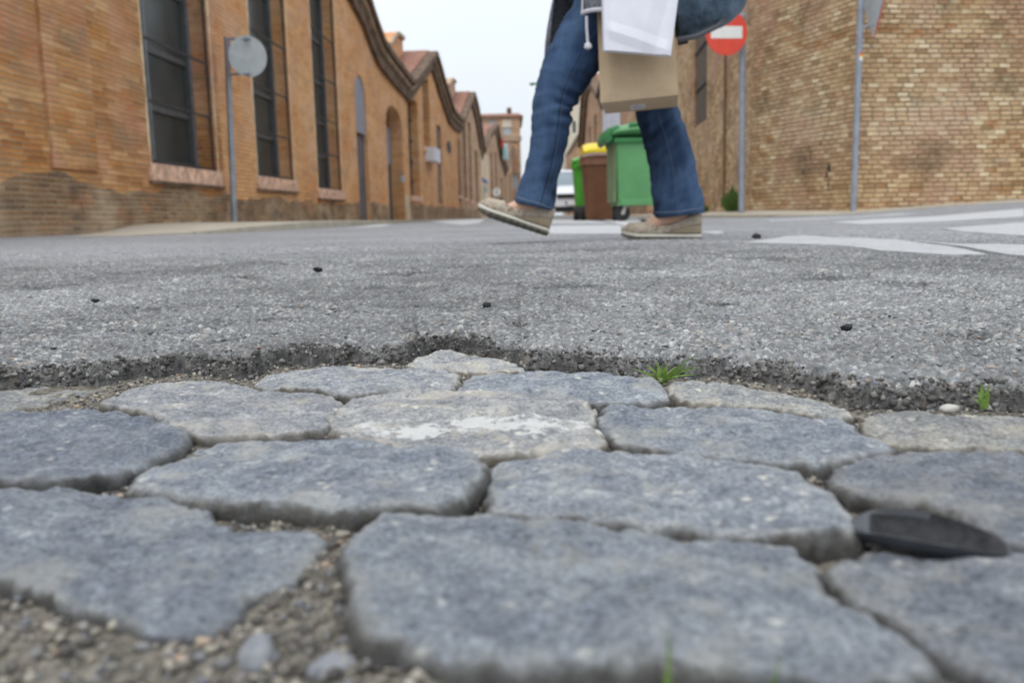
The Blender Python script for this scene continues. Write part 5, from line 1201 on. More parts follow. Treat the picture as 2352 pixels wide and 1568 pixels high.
for x_ in (-0.27, 0.22):
    for y_ in (-0.34, 0.32):
        mb = MB(); wheel(mb, (x_, y_, 0.088), 0.088, 0.05, (0.4, 1, 0) if y_ < 0 else (1, 0, 0)); wo = mb.build('wheel', MAT['rubber'], GC, smooth=True)
        mb = MB(); mb.box((x_ + 0.02, y_ - 0.035, 0.13), (0.035, 0.02, 0.12), M=Matrix.Rotation(0.35, 3, 'Y')); mb.box((x_, y_, 0.182), (0.09, 0.09, 0.02)); mb.build('fork', MAT['metal_light'], wo, bevel=0.004)
# ------------------------------------------------------------------ car
CAR = thing('parked_car', 'white car parked down the street, seen from the front between the legs', 'car', ((1326 - 1176) / 2000 * 25, 25.2, 0.0))
prof = [(0.0, 0.28, .74), (0.0, 0.55, .78), (0.06, 0.72, .80), (0.35, 0.86, .80), (0.95, 0.98, .80), (1.25, 1.02, .80), (3.6, 1.00, .82), (4.0, 0.95, .80), (4.15, 0.6, .78), (4.15, 0.3, .76)]
mb = MB(); rings = []
xs_ = [(0.0, .70, .30, .60), (0.05, .76, .24, .70), (0.25, .82, .20, .80), (0.7, .86, .18, .90), (1.2, .87, .18, .97), (2.4, .88, .18, .98), (3.4, .87, .18, .98), (3.9, .84, .22, .93), (4.12, .76, .30, .80)]
m = 20
for y_, hw, z0, z1 in xs_:
    r = []
    for k in range(m):
        q = 2 * math.pi * k / m; cx_, cz_ = math.cos(q), math.sin(q)
        r.append((hw * math.copysign(abs(cx_) ** 0.45, cx_), y_, (z0 + z1) / 2 + (z1 - z0) / 2 * math.copysign(abs(cz_) ** 0.5, cz_)))
    rings.append(r)
vs = [p for r in rings for p in r]; fs = [[i * m + k, i * m + (k + 1) % m, (i + 1) * m + (k + 1) % m, (i + 1) * m + k] for i in range(len(rings) - 1) for k in range(m)] + [list(range(m))[::-1], [(len(rings) - 1) * m + k for k in range(m)]]
mb.add(vs, fs); mb.build('body', MAT['car_paint'], CAR, smooth=True)
mb = MB(); vs = [(-.74, 1.05, .94), (.74, 1.05, .94), (.56, 1.95, 1.40), (-.56, 1.95, 1.40), (-.76, 3.9, .94), (.76, 3.9, .94), (.58, 3.3, 1.38), (-.58, 3.3, 1.38)]
mb.add(vs, [[0, 1, 2, 3], [4, 7, 6, 5], [1, 5, 6, 2], [0, 3, 7, 4], [0, 4, 5, 1], [3, 2, 6, 7]]); mb.build('windshield', MAT['car_glass'], CAR, bevel=0.03, smooth=True)
mb = MB(); vs = [(-.585, 1.90, 1.385), (.585, 1.90, 1.385), (.60, 3.35, 1.37), (-.60, 3.35, 1.37), (-.5, 2.05, 1.45), (.5, 2.05, 1.45), (.5, 3.2, 1.44), (-.5, 3.2, 1.44)]
mb.add(vs, [[0, 1, 2, 3], [4, 5, 6, 7], [0, 1, 5, 4], [1, 2, 6, 5], [2, 3, 7, 6], [3, 0, 4, 7]]); mb.build('car_roof', MAT['car_paint'], CAR, bevel=0.02, smooth=True)
mb = MB(); mb.box((0, -0.02, 0.62), (1.0, 0.05, 0.12)); mb.build('grille', MAT['car_black'], CAR, bevel=0.015)
mb = MB(); mb.box((0, -0.02, 0.27), (1.45, 0.06, 0.11)); mb.build('lower_grille', MAT['car_black'], CAR, bevel=0.015)
mb = MB(); mb.box((0, 0.05, 0.19), (1.55, 0.12, 0.06)); mb.build('bumper_lip', MAT['door_grey'], CAR, bevel=0.015)
mb = MB(); mb.box((0, -0.055, 0.42), (0.52, 0.012, 0.11)); pt = mb.build('number_plate', MAT['sign_white'], CAR, bevel=0.003)
mb = MB(); mb.box((-0.235, -0.063, 0.42), (0.045, 0.004, 0.105)); mb.build('blue_band', MAT['blue'], pt)
for s_ in (-1, 1):
    mb = MB(); loft(mb, [((s_ * .64, -0.015, .64), (.13, 0, 0), (0, 0, .07)), ((s_ * .66, 0.10, .67), (.15, 0, 0), (0, 0, .09)), ((s_ * .70, 0.26, .70), (.10, 0, 0), (0, 0, .07))], 20); mb.build('headlight', MAT['lamp_glass'], CAR, smooth=True)
    for y_ in (0.75, 3.35):
        mb = MB(); wheel(mb, (s_ * 0.78, y_, 0.30), 0.30, 0.20); w_ = mb.build('wheel', MAT['rubber'], CAR, smooth=True)
        mb = MB(); wheel(mb, (s_ * 0.885, y_, 0.30), 0.20, 0.02); mb.build('rim', MAT['metal_light'], w_, smooth=True)
    mb = MB(); mb.box((s_ * 0.95, 1.25, 0.98), (0.2, 0.1, 0.13)); mb.build('mirror', MAT['car_paint'], CAR, bevel=0.03)
# ------------------------------------------------------------------ weeds
def bush(name, c, r, h, nb, label, mat='weed'):
    mb = MB(); rg_ = random.Random(3)
    for i in range(nb):
        a = rg_.uniform(0, 6.28); rr = rg_.uniform(0, r) ; base = Vector((rr * 0.5 * math.cos(a), rr * 0.5 * math.sin(a), 0)); hh_ = h * rg_.uniform(0.35, 1.0) * (1 - 0.4 * rr / r)
        tip = Vector((rr * 1.1 * math.cos(a), rr * 1.1 * math.sin(a), hh_)); sd = Vector((-math.sin(a), math.cos(a), 0)) * rg_.uniform(.006, .014)
        mid = base.lerp(tip, .6) + Vector((0, 0, .04)); mb.add([base, mid - sd, tip, mid + sd], [[0, 1, 2], [0, 2, 3]])
    o = mb.build('weed_clump', MAT[mat], None, label=label, category='weed'); o.location = c; return o
q = on_Y(1681, 484, 12.5); bush('weed', (q.x, q.y, 0.07), 0.16, 0.42, 420, 'green weeds growing at the foot of the corner wall, left of the no entry post')
q = on_Y(1640, 480, 14.5); bush('weed', (q.x - .1, q.y + .4, 0.07), 0.12, 0.16, 160, 'low patch of weeds by the wall, half hidden behind the rear leg')
# ------------------------------------------------------------------ the person walking past
YF, YR = 2.60, 2.72                                  # depth of the near (front) and far (rear) leg
def ring_px(x, y, hw, dep, Y, tilt=None):
    return (on_Y(x, y, Y), hw * Y / 2000, dep)
def limb(mb, spec, n=30, cap0=True, cap1=True):
    """spec: (x, y, half width px, half depth m, Y) -> ellipse rings perpendicular to the path"""
    P = [on_Y(s[0], s[1], s[4]) for s in spec]; rings = []
    for i, s in enumerate(spec):
        t = (P[min(i + 1, len(P) - 1)] - P[max(i - 1, 0)]).normalized()
        a = Vector((0, 1, 0)).cross(t).normalized(); b = t.cross(a).normalized(); w = s[2] * s[4] / 2000
        rings.append((P[i], a * w, b * s[3]))
    loft(mb, rings, n, cap0=cap0, cap1=cap1)
def remesh(mb, name, mat, parent, voxel, smooth=2, keep_cut=None, **tags):
    me = bpy.data.meshes.new(name); me.from_pydata(mb.v, [], mb.f)
    bm = bmesh.new(); bm.from_mesh(me); bmesh.ops.recalc_face_normals(bm, faces=bm.faces); bm.to_mesh(me); bm.free()
    o = bpy.data.objects.new('tmp', me); C.objects.link(o)
    m = o.modifiers.new('r', 'REMESH'); m.mode = 'VOXEL'; m.voxel_size = voxel; m.use_smooth_shade = True
    if smooth: s = o.modifiers.new('s', 'SMOOTH'); s.iterations = smooth; s.factor = 0.5
    dg = bpy.context.evaluated_depsgraph_get(); dg.update(); nm = bpy.data.meshes.new_from_object(o.evaluated_get(dg), depsgraph=dg)
    bpy.data.objects.remove(o); nm.name = name
    nm.materials.clear(); nm.polygons.foreach_set('use_smooth', [True] * len(nm.polygons))
    return obj(name, nm, mat, parent, **tags)
PER = thing('person', 'person in blue flared jeans, grey tweed coat and beige wedge shoes, walking left', 'person')
legF = [(1418, -40, 76, .105, 2.63), (1393, 10, 68, .102, 2.62), (1365, 58, 63, .098, 2.61), (1332, 110, 62, .092, YF), (1304, 160, 58, .086, YF), (1284, 205, 52, .078, YF), (1269, 245, 46, .072, YF), (1267, 280, 45, .070, YF), (1262, 325, 42, .066, YF), (1252, 370, 40, .066, YF), (1241, 410, 40, .070, YF), (1232, 448, 43, .076, YF), (1226, 475, 46, .080, YF)]
legR = [(1440, -40, 80, .105, 2.69), (1458, 40, 72, .10, 2.70), (1478, 110, 62, .092, YR), (1494, 180, 54, .080, YR), (1505, 235, 48, .072, YR), (1514, 275, 48, .070, YR), (1530, 325, 50, .068, YR), (1543, 375, 51, .068, YR), (1550, 415, 52, .072, YR), (1556, 455, 55, .078, YR), (1559, 495, 59, .086, YR)]
# --- body: one continuous surface
bm_ = MB()
def shr(spec, k, kd=None): return [(x, y, w * k, d * (kd or k), Y) for x, y, w, d, Y in spec]
limb(bm_, shr(legF[:8], .80) + [(1256, 350, 27, .036, YF), (1243, 420, 20, .028, YF), (1232, 474, 17, .025, YF), (1226, 492, 20, .027, YF), (1214, 506, 20, .026, YF)])
limb(bm_, shr(legR[:6], .80) + [(1536, 345, 30, .038, YR), (1556, 420, 21, .028, YR), (1566, 480, 17, .025, YR), (1565, 505, 20, .027, YR), (1556, 522, 20, .026, YR)])
limb(bm_, [(1240, 490, 20, .026, YF), (1206, 479, 22, .029, YF), (1184, 476, 15, .031, YF), (1162, 482, 11, .032, YF), (1140, 488, 8, .032, YF), (1112, 487, 6, .025, YF)])
limb(bm_, [(1590, 508, 20, .026, YR), (1545, 500, 25, .028, YR), (1513, 508, 20, .030, YR), (1493, 518, 15, .031, YR), (1470, 531, 9, .032, YR), (1440, 539, 6, .024, YR)])
YB = 2.66
limb(bm_, [(1415, 10, 95, .13, YB), (1418, -60, 104, .15, YB), (1418, -150, 92, .14, YB), (1412, -240, 78, .12, YB), (1405, -330, 86, .14, YB), (1400, -410, 90, .17, YB), (1398, -460, 70, .17, YB), (1394, -490, 38, .07, YB), (1388, -530, 34, .045, YB)])
hc = on_Y(1372, -590, YB); k = YB / 2000
loft(bm_, [(hc + Vector((-.01, 0, -.105)), (.035, 0, 0), (0, .03, 0)), (hc + Vector((-.02, 0, -.08)), (.065, 0, 0), (0, .055, 0)), (hc + Vector((-.005, 0, -.03)), (.088, 0, 0), (0, .070, 0)), (hc + Vector((0, 0, .02)), (.095, 0, 0), (0, .076, 0)), (hc + Vector((.004, 0, .07)), (.085, 0, 0), (0, .068, 0)), (hc + Vector((.006, 0, .105)), (.045, 0, 0), (0, .038, 0))], 28)
loft(bm_, [(hc + Vector((-.088, 0, .02)), (0, .008, 0), (0, 0, .012)), (hc + Vector((-.103, 0, -.008)), (0, .013, 0), (0, 0, .014)), (hc + Vector((-.085, 0, -.022)), (0, .012, 0), (0, 0, .01))], 12)
for s_ in (-1, 1): loft(bm_, [(hc + Vector((.0, s_ * .066, -.01)), (.02, 0, 0), (0, 0, .03)), (hc + Vector((.008, s_ * .084, -.005)), (.016, 0, 0), (0, 0, .028))], 12)
loft(bm_, [(hc + Vector((-.080, 0, -.055)), (0, .026, 0), (0, 0, .008)), (hc + Vector((-.094, 0, -.056)), (0, .016, 0), (0, 0, .006))], 12)
hand = on_Y(1478, -150, 2.47)
shN, elN = on_Y(1400, -430, 2.50), on_Y(1440, -270, 2.44)
shF, elF = on_Y(1398, -430, 2.84), on_Y(1400, -270, 2.90); handF = on_Y(1350, -170, 2.88)
def arm(m, P, rad, n=18): m.tube(P, rad, n=n)
arm(bm_, [shN, shN.lerp(elN, .5), elN, elN.lerp(hand, .55), hand + Vector((0, 0, .035))], [.045, .042, .036, .030, .024])
arm(bm_, [shF, shF.lerp(elF, .5), elF, elF.lerp(handF, .55), handF], [.045, .042, .036, .030, .024])
def make_hand(m, c, d, side):
    d = Vector(d).normalized(); q = d.cross(Vector((0, 1, 0))).normalized()
    loft(m, [(c, q * .026, Vector((0, .015, 0))), (c + d * .04, q * .038, Vector((0, .015, 0))), (c + d * .078, q * .036, Vector((0, .013, 0)))], 16)
    for i, ln in enumerate((.068, .076, .072, .056)):
        b = c + d * .074 + q * (-.028 + .0187 * i); 
        m.tube([b, b + d * ln * .42 + Vector((0, side * .006, 0)), b + d * ln * .62 + Vector((0, side * .026, 0)), b + d * ln * .45 + Vector((0, side * .046, 0))], [.0088, .0083, .0078, .0066], n=10)
    b = c + d * .025 - q * .030; m.tube([b, b - q * .022 + d * .024 + Vector((0, side * .01, 0)), b - q * .018 + d * .052 + Vector((0, side * .024, 0))], [.011, .0095, .0075], n=10)
make_hand(bm_, hand + Vector((0, 0, .04)), (0.02, 0, -1), 1); make_hand(bm_, handF, (-.3, 0, -1), -1)
remesh(bm_, 'body', MAT['skin'], PER, 0.0055, 2)
mb = MB()
for s_ in (-1, 1): mb.tube([hc + Vector((-.086, s_ * .028, .015)), hc + Vector((-.092, s_ * .028, .015))], [.011, .006], n=12)
mb.build('eyes', MAT['car_black'], PER, smooth=True)
mb = MB(); loft(mb, [(hc + Vector((.03, 0, -.14)), (.07, 0, 0), (0, .085, 0)), (hc + Vector((.035, 0, -.05)), (.085, 0, 0), (0, .10, 0)), (hc + Vector((.028, 0, .03)), (.092, 0, 0), (0, .095, 0)), (hc + Vector((.012, 0, .09)), (.088, 0, 0), (0, .082, 0)), (hc + Vector((.01, 0, .125)), (.045, 0, 0), (0, .045, 0))], 28)
remesh(mb, 'hair', MAT['hair'], PER, 0.008, 2)
# --- jeans
jm = MB(); limb(jm, legF); limb(jm, legR)
limb(jm, [(1420, 60, 60, .10, YB), (1420, 10, 100, .15, YB), (1420, -60, 112, .165, YB), (1418, -150, 98, .15, YB), (1412, -235, 84, .13, YB)])
jeans = remesh(jm, 'jeans', MAT['denim'], PER, 0.006, 3)
me = jeans.data; n = len(me.vertices); co = np.empty(n * 3); me.vertices.foreach_get('co', co); co = co.reshape(-1, 3); no = np.empty(n * 3); me.vertices.foreach_get('normal', no); no = no.reshape(-1, 3)
def seg_field(spec):
    P = np.array([tuple(on_Y(s[0], s[1], s[4])) for s in spec]); best = np.full(n, 9.0); tt = np.zeros(n); side = np.zeros(n); L = np.concatenate([[0], np.cumsum(np.linalg.norm(np.diff(P, axis=0), axis=1))])
    for i in range(len(P) - 1):
        d = P[i + 1] - P[i]; t_ = np.clip(((co - P[i]) @ d) / (d @ d), 0, 1); q = P[i] + t_[:, None] * d; ds = np.linalg.norm(co - q, axis=1); m_ = ds < best
        best = np.where(m_, ds, best); tt = np.where(m_, L[i] + t_ * np.linalg.norm(d), tt); side = np.where(m_, (co - q)[:, 0], side)
    return best, tt, side, L[-1]
bF, tF, sF, LF = seg_field(legF); bR, tR, sR, LR = seg_field(legR); front = bF < bR
t_ = np.where(front, tF, tR); Lx = np.where(front, LF, LR); s_x = np.where(front, sF, sR)
knee = np.where(front, 0.40, 0.42)
disp = 0.0048 * perlin(co[:, 0] * 9 + t_ * 10, co[:, 1] * 9, t_ * 26 + co[:, 0] * 14) + 0.0022 * perlin(co[:, 0] * 30, co[:, 1] * 25, t_ * 60 + co[:, 0] * 22)
kn = np.exp(-((t_ - knee) / 0.07) ** 2)
disp += kn * np.where(front, 0.0050, 0.0016) * np.sin(t_ * 170 + s_x * 45 + 3 * perlin(co[:, 0] * 10, co[:, 1] * 10, 1.0)) * np.clip(0.5 + s_x * 12, 0.15, 1)
low = np.exp(-((Lx - t_) / 0.13) ** 2); disp += low * 0.0065 * perlin(s_x * 32, co[:, 1] * 30, t_ * 14 + 4)
hemf = (Lx - t_)
co2 = co + no * disp[:, None] * (1 - np.exp(-(hemf / 0.02) ** 2))[:, None]
me.vertices.foreach_set('co', co2.ravel())
fd = np.clip(0.25 + 0.9 * np.exp(-((s_x + 0.035) / 0.035) ** 2) * np.where(front, 1, 0.3) + 0.8 * np.exp(-((s_x - 0.05) / 0.025) ** 2) * np.where(front, 0.1, 0.9) + 0.45 * low + 0.5 * kn * np.where(front, 1, 0.4) * perlin(co[:, 0] * 14, co[:, 1] * 12, t_ * 45 + 3) + 0.8 * perlin(co[:, 0] * 14, co[:, 1] * 12, co[:, 2] * 6) + 0.35 * perlin(co[:, 0] * 40, co[:, 1] * 40, co[:, 2] * 14) + 8 * disp * 10, 0, 1) * np.where(hemf < 0, 0, 1)
at = me.attributes.new('fade', 'FLOAT', 'POINT'); at.data.foreach_set('value', (fd ** 1.3).astype(np.float32)); me.update()
# seams that lie on the cloth (cast on the mesh from the viewer side)
from mathutils.bvhtree import BVHTree
bvh = BVHTree.FromPolygons([Vector(v) for v in co2], [list(p.vertices) for p in me.polygons])
def on_cloth(x, y):
    d = ray(x, y).normalized(); h = bvh.ray_cast(O + d * 1.5, d); return (h[0] + h[1] * 0.0008) if h[0] else None
def seam(pts, r, name, mat, dash=False, m_=60):
    P = []
    for a, b in zip(pts[:-1], pts[1:]):
        for i in range(m_ // len(pts)): P.append((a[0] + (b[0] - a[0]) * i / (m_ // len(pts)), a[1] + (b[1] - a[1]) * i / (m_ // len(pts))))
    P.append(pts[-1]); Q = [on_cloth(*p) for p in P]; Q = [q for q in Q if q is not None]; mb = MB()
    if dash:
        for i in range(0, len(Q) - 1, 2): mb.tube([Q[i], Q[i + 1]], r, n=5)
    else: mb.tube(Q, r, n=6)
    return mb.build(name, MAT[mat], jeans, smooth=True)
seam([(1372, 60), (1345, 110), (1318, 165), (1296, 215), (1289, 250), (1284, 300), (1276, 350), (1262, 410), (1246, 465), (1243, 478)], .0010, 'side_seam', 'stitch', True, 220)
seam([(1368, 60), (1341, 110), (1314, 165), (1292, 215), (1285, 250), (1280, 300), (1272, 350), (1258, 410), (1242, 465)], .0012, 'seam_ridge', 'denim')
seam([(1512, 262), (1530, 320), (1543, 372), (1551, 420), (1557, 470), (1559, 492)], .0010, 'side_seam', 'stitch', True, 130)
seam([(1187, 452), (1205, 459), (1225, 464), (1245, 470), (1262, 477), (1270, 478)], .0011, 'hem_stitch', 'hem_stitch')
seam([(1504, 488), (1530, 488), (1560, 486), (1590, 481), (1615, 477)], .0011, 'hem_stitch', 'hem_stitch')
# --- shoes, built heel-to-toe along +x(heel) and placed by two points
def shoe(toe_px, heel_px, Y, roll, label):
    a, b = on_Y(*toe_px, Y), on_Y(*heel_px, Y); L = (b - a).length; ang = math.atan2(b.z - a.z, b.x - a.x)
    t_ = bpy.data.objects.new('shoe', None); C.objects.link(t_); t_.parent = PER; t_.location = a; t_.rotation_euler = (roll, -ang, 0); t_['label'] = label
    n = 40; m = 28
    def hw(u): return 0.047 * (min(1, u / 0.16) ** 0.5) * (1 - 0.25 * ss(0.45, 0.72, u)) * (1 - 0.0 * u) * (max(0.0, 1 - max(0, (u - 0.93) / 0.075) ** 2) ** 0.5 * 0.5 + 0.5)
    hw = np.vectorize(hw)
    def ring(u, z0, z1, k=1.0, p=0.55):
        w = float(hw(max(u, 0.006))) * k
        return [(u * L, w * math.copysign(abs(math.cos(q)) ** p, math.cos(q)), (z0 + z1) / 2 + (z1 - z0) / 2 * math.copysign(abs(math.sin(q)) ** p, math.sin(q))) for q in [2 * math.pi * k_ / m for k_ in range(m)]]
    def skin(us, f0, f1, k, name, mat, par_, p=0.55):
        rg_ = [ring(u, f0(u), f1(u), k, p) for u in us]; mb = MB(); vs = [q for r in rg_ for q in r]; N_ = len(rg_)
        fs = [[i * m + k_, i * m + (k_ + 1) % m, (i + 1) * m + (k_ + 1) % m, (i + 1) * m + k_] for i in range(N_ - 1) for k_ in range(m)] + [list(range(m))[::-1], [(N_ - 1) * m + k_ for k_ in range(m)]]
        mb.add(vs, fs); return mb.build(name, MAT[mat], par_, smooth=True)
    us = [0.0, 0.01, 0.025, 0.05] + list(np.linspace(0.08, 0.92, 34)) + [0.95, 0.975, 0.99, 1.0]
    spring = lambda u: 0.010 * max(0, 1 - u / 0.22) ** 2
    skin(us, lambda u: spring(u), lambda u: 0.0062 + spring(u), 1.03, 'tread', 'tread', t_, 0.35)
    skin(us, lambda u: 0.0064 + spring(u), lambda u: 0.0170 + spring(u), 1.06, 'sole', 'sole', t_, 0.3)
    wtop = lambda u: 0.0185 + 0.030 * float(ss(0.38, 0.95, u)) + spring(u)
    skin([u for u in us if u > 0.3], lambda u: 0.0177, wtop, 0.97, 'wedge', 'wedge', t_, 0.35)
    def utop(u):
        z = 0.028 + 0.022 * float(ss(0.0, 0.12, u)) + 0.004 * float(ss(0.12, 0.3, u)) - 0.001 * float(ss(0.3, 0.45, u))
        z -= 0.006 * float(ss(0.33, 0.45, u)) * float(1 - ss(0.5, 0.75, u)); z += 0.034 * float(ss(0.55, 1.0, u)); return z + spring(u) * 0.5
    # upper: open shell; ring arcs from one side over (toe) or up to the collar (opening)
    mb = MB(); vs = []; N_ = 0; mm = 33
    for u in us:
        w = float(hw(max(u, .006))) * 0.995; zb = 0.0165 + spring(u) if u <= 0.3 else wtop(u) - 0.004; zt = utop(u)
        op = float(ss(0.27, 0.34, u))               # 0 closed over the toes, 1 open
        if u > 0.97: op *= 1 - float(ss(0.97, 0.995, u)) * 0.0
        amax = 1.0 - 0.62 * op
        for j in range(mm):
            v_ = (j / (mm - 1) * 2 - 1)              # -1..1 across
            q = math.pi / 2 * (1 + 0)                # top
            if abs(v_) < 1 - amax: vv = math.copysign(1 - amax, v_ if v_ else 1)
            else: vv = v_
            an = math.pi / 2 * (1 - abs(vv))         # 0 at the side bottom, pi/2 top centre
            y_ = w * math.copysign(math.cos(an) ** 0.55, vv); z_ = zb + (zt - zb) * (math.sin(an) ** 0.6) * (1.0 if op < .5 else 1.12)
            if op > 0.5: z_ = min(z_, zt)
            vs.append((u * L, y_ * (1 + 0.03 * math.sin(an * 2)) + 0.0008 * float(perlin(u * 40, vv * 4, 1.0)), z_ + 0.0012 * float(perlin(u * 26, vv * 5, 3.0))))
        N_ += 1
    fs = []
    for i in range(N_ - 1):
        opn = us[i] > 0.33
        for j in range(mm - 1):
            v0 = abs(j / (mm - 1) * 2 - 1); v1 = abs((j + 1) / (mm - 1) * 2 - 1)
            if opn and v0 < 0.63 and v1 < 0.63: continue
            fs.append([i * mm + j, i * mm + j + 1, (i + 1) * mm + j + 1, (i + 1) * mm + j])
    e = (N_ - 1) * mm
    # heel counter closes the back
    bk = [e + j for j in range(mm)]; fs.append(bk[::-1]); fs.append(list(range(mm)))
    mb.add(vs, fs); up_ = mb.build('upper', MAT['suede'], t_, smooth=True)
    so_ = up_.modifiers.new('solid', 'SOLIDIFY'); so_.thickness = 0.0022; so_.offset = -1
    # perforation dots and bow
    mb = MB(); rg_ = random.Random(2)
    for i in range(40):
        u = 0.20 + 0.45 * rg_.random(); w = float(hw(u)) * 1.01; z_ = 0.022 + (utop(u) - 0.026) * rg_.random() * .8
        mb.tube([(u * L, -w * 1.0, z_), (u * L, -w * 1.0 - 0.0014, z_)], .0013, n=5)
    mb.build('perforations', MAT['bow'], up_)
    mb = MB(); c = Vector((0.255 * L, -0.014, utop(0.26) + 0.001))
    for dx, dz in ((.013, .003), (-.012, .004), (.011, -.004), (-.007, -.005), (.002, .006)):
        mb.tube([c, c + Vector((dx * .6, -.004, dz * 1.0 + .003)), c + Vector((dx, -.006, dz * .5))], [.0014, .0022, .0012], n=6)
    mb.build('bow', MAT['bow'], t_, smooth=True)
    # tread grooves
    mb = MB()
    for i in range(9):
        u = 0.10 + 0.095 * i; mb.box((u * L, 0, 0.0026 + spring(u)), (0.0045, float(hw(u)) * 2.10, 0.0062))
    mb.build('tread_groove', MAT['car_black'], t_)
    return t_
shoe((1094, 487), (1257, 540.5), YF, R(-7), 'beige suede wedge shoe, toe raised off the road')
shoe((1427, 548.5), (1607, 550), YR, 0, 'beige suede wedge shoe flat on the road')
# --- coat (open tweed coat, hem near hip, far flap swinging forward)
mb = MB(); cols = 64; vs = []; rowsn = 16
cc = [(1412, -460), (1412, -400), (1410, -330), (1408, -240), (1412, -150), (1416, -60), (1418, 30)]
def coat_pt(phi, t):                                   # phi degrees: 0 back(+x) 90 near 180 front 270 far; t 0 shoulder..1 hem
    y_top, y_hem = -440, 62 + 80 * float(ss(170, 215, phi)) * float(1 - ss(250, 330, phi)) + 20 * float(ss(250, 360, phi))
    y = y_top + (y_hem - y_top) * t; c = on_Y(1414, y, YB)
    rx = 0.115 + 0.03 * float(ss(0.1, .3, t)) + (0.055 * float(ss(.45, 1, t)));
    if 165 < phi < 260: rx += 0.012 * t
    ry = 0.16 + 0.05 * float(ss(.5, 1, t)) * 0.9
    a = R(phi); wv = 1 + 0.05 * math.sin(a * 7 + 1) * t + 0.03 * math.sin(a * 13) * t
    ex = rx * math.cos(a) * wv; ey = -ry * math.sin(a) * wv
    return c + Vector((ex, ey, 0))
for j in range(rowsn + 1):
    for i in range(cols + 1):
        phi = -175 + (125 + 175) * i / cols; p_ = phi if phi >= 0 else phi + 360
        vs.append(coat_pt(p_, j / rowsn))
fs = [[j * (cols + 1) + i, j * (cols + 1) + i + 1, (j + 1) * (cols + 1) + i + 1, (j + 1) * (cols + 1) + i] for j in range(rowsn) for i in range(cols)]
mb.add(vs, fs); coat = mb.build('coat', MAT['tweed'], PER, smooth=True); sm = coat.modifiers.new('s', 'SOLIDIFY'); sm.thickness = 0.006
mb = MB(); mb.tube([shN, shN.lerp(elN, .5), elN, elN.lerp(hand, .75)], [.068, .06, .052, .046], n=20); mb.tube([shF, shF.lerp(elF, .5), elF, elF.lerp(handF, .75)], [.068, .06, .052, .046], n=20); mb.build('sleeves', MAT['tweed'], coat, smooth=True)
# light front band with hem, cord and toggle
fr = [coat_pt(125, t) for t in np.linspace(.2, 1, 14)]
mb = MB(); mb.tube([p + Vector((0, -.004, 0)) for p in fr], .0085, n=8, squash=.4)
hm = [coat_pt(ph, 1.0) + Vector((0, -.003, .004)) for ph in np.linspace(125, 60, 12)]; mb.tube(hm, .006, n=8); mb.build('pale_trim', MAT['cord'], coat, smooth=True)
mb = MB(); c0_, c1_ = on_Y(1347, 38, 2.46), on_Y(1350, 98, 2.46); mb.tube([c0_, c0_.lerp(c1_, .5) + Vector((-.001, 0, 0)), c1_], .0038, n=8); cd = mb.build('drawcord', MAT['cord'], coat, smooth=True)
mb = MB(); c2_ = on_Y(1351, 114, 2.46); mb.tube([c1_, c1_.lerp(c2_, .3), c1_.lerp(c2_, .8), c2_], [.005, .0095, .0105, .004], n=12); mb.build('toggle', MAT['cord'], cd, smooth=True)
mb = MB(); limb(mb, [(1388, 14, 70, .09, 2.64), (1400, -40, 98, .13, 2.66), (1410, -150, 98, .145, YB), (1410, -300, 92, .14, YB), (1402, -440, 90, .16, YB)]); remesh(mb, 'cardigan', MAT['cardigan'], PER, .008, 2)
# ------------------------------------------------------------------ things carried
def quadsheet(c4, nu, nv, fn=None):
    a, b, c, d = c4; vs = []
    for j in range(nv + 1):
        for i in range(nu + 1):
            u, v = i / nu, j / nv; p = a.lerp(b, u).lerp(d.lerp(c, u), v); vs.append(fn(p, u, v) if fn else p)
    return vs, [[j * (nu + 1) + i, j * (nu + 1) + i + 1, (j + 1) * (nu + 1) + i + 1, (j + 1) * (nu + 1) + i] for j in range(nv) for i in range(nu)]
BB = thing('paper_bag', 'brown paper carrier bag with a small label on its underside', 'paper bag')
Y1 = 2.50
tl, tr = on_Y(1371, 10, Y1), on_Y(1546, 8, Y1 + .01); bl_, br = on_Y(1379, 237, Y1), on_Y(1557, 218, Y1 + .02)
blf, brf = on_Y(1391, 262, Y1 + .13), on_Y(1556, 246, Y1 + .15); tlf, trf = tl + Vector((0.004, .10, .0)), tr + Vector((0, .10, .0))
mb = MB()
def wr(k, sg):
    def f(p, u, v):
        e = min(u, 1 - u, v * 1.5, 1 - v) * 8; e = max(0, min(1, e)); return p + Vector((0, sg * k * e * (float(perlin(u * 3, v * 3, 2.0)) + .4 * math.exp(-((v - .78) / .012) ** 2)), 0))
    return f
for q4, fn in (([bl_, br, tr, tl], wr(.010, -1)), ([brf, blf, tlf, trf], wr(.008, 1)), ([blf, bl_, tl, tlf], None), ([br, brf, trf, tr], None), ([blf, brf, br, bl_], None)):
    v_, f_ = quadsheet(q4, 24, 24, fn); mb.add(v_, f_)
bgb = mb.build('body', MAT['kraft'], BB)
bmq = bmesh.new(); bmq.from_mesh(bgb.data); bmesh.ops.remove_doubles(bmq, verts=bmq.verts, dist=.0008); bmesh.ops.recalc_face_normals(bmq, faces=bmq.faces); bmq.to_mesh(bgb.data); bmq.free()
bn = (br - bl_).cross(blf - bl_).normalized(); bn = bn if bn.z < 0 else -bn
def on_bottom(x, y, off=.0012):
    d = ray(x, y); t = (bl_ - O).dot(bn) / d.dot(bn); return O + d * t + bn * off
mb = MB(); L4 = [on_bottom(*p) for p in ((1449, 242), (1482, 239), (1480.5, 248), (1448, 251.5))]; mb.add(L4 + [p - bn * .0011 for p in L4], [[0, 1, 2, 3], [4, 5, 6, 7], [0, 1, 5, 4], [1, 2, 6, 5], [2, 3, 7, 6], [3, 0, 4, 7]]); lb = mb.build('label', MAT['label_paper'], BB)
mb = MB()
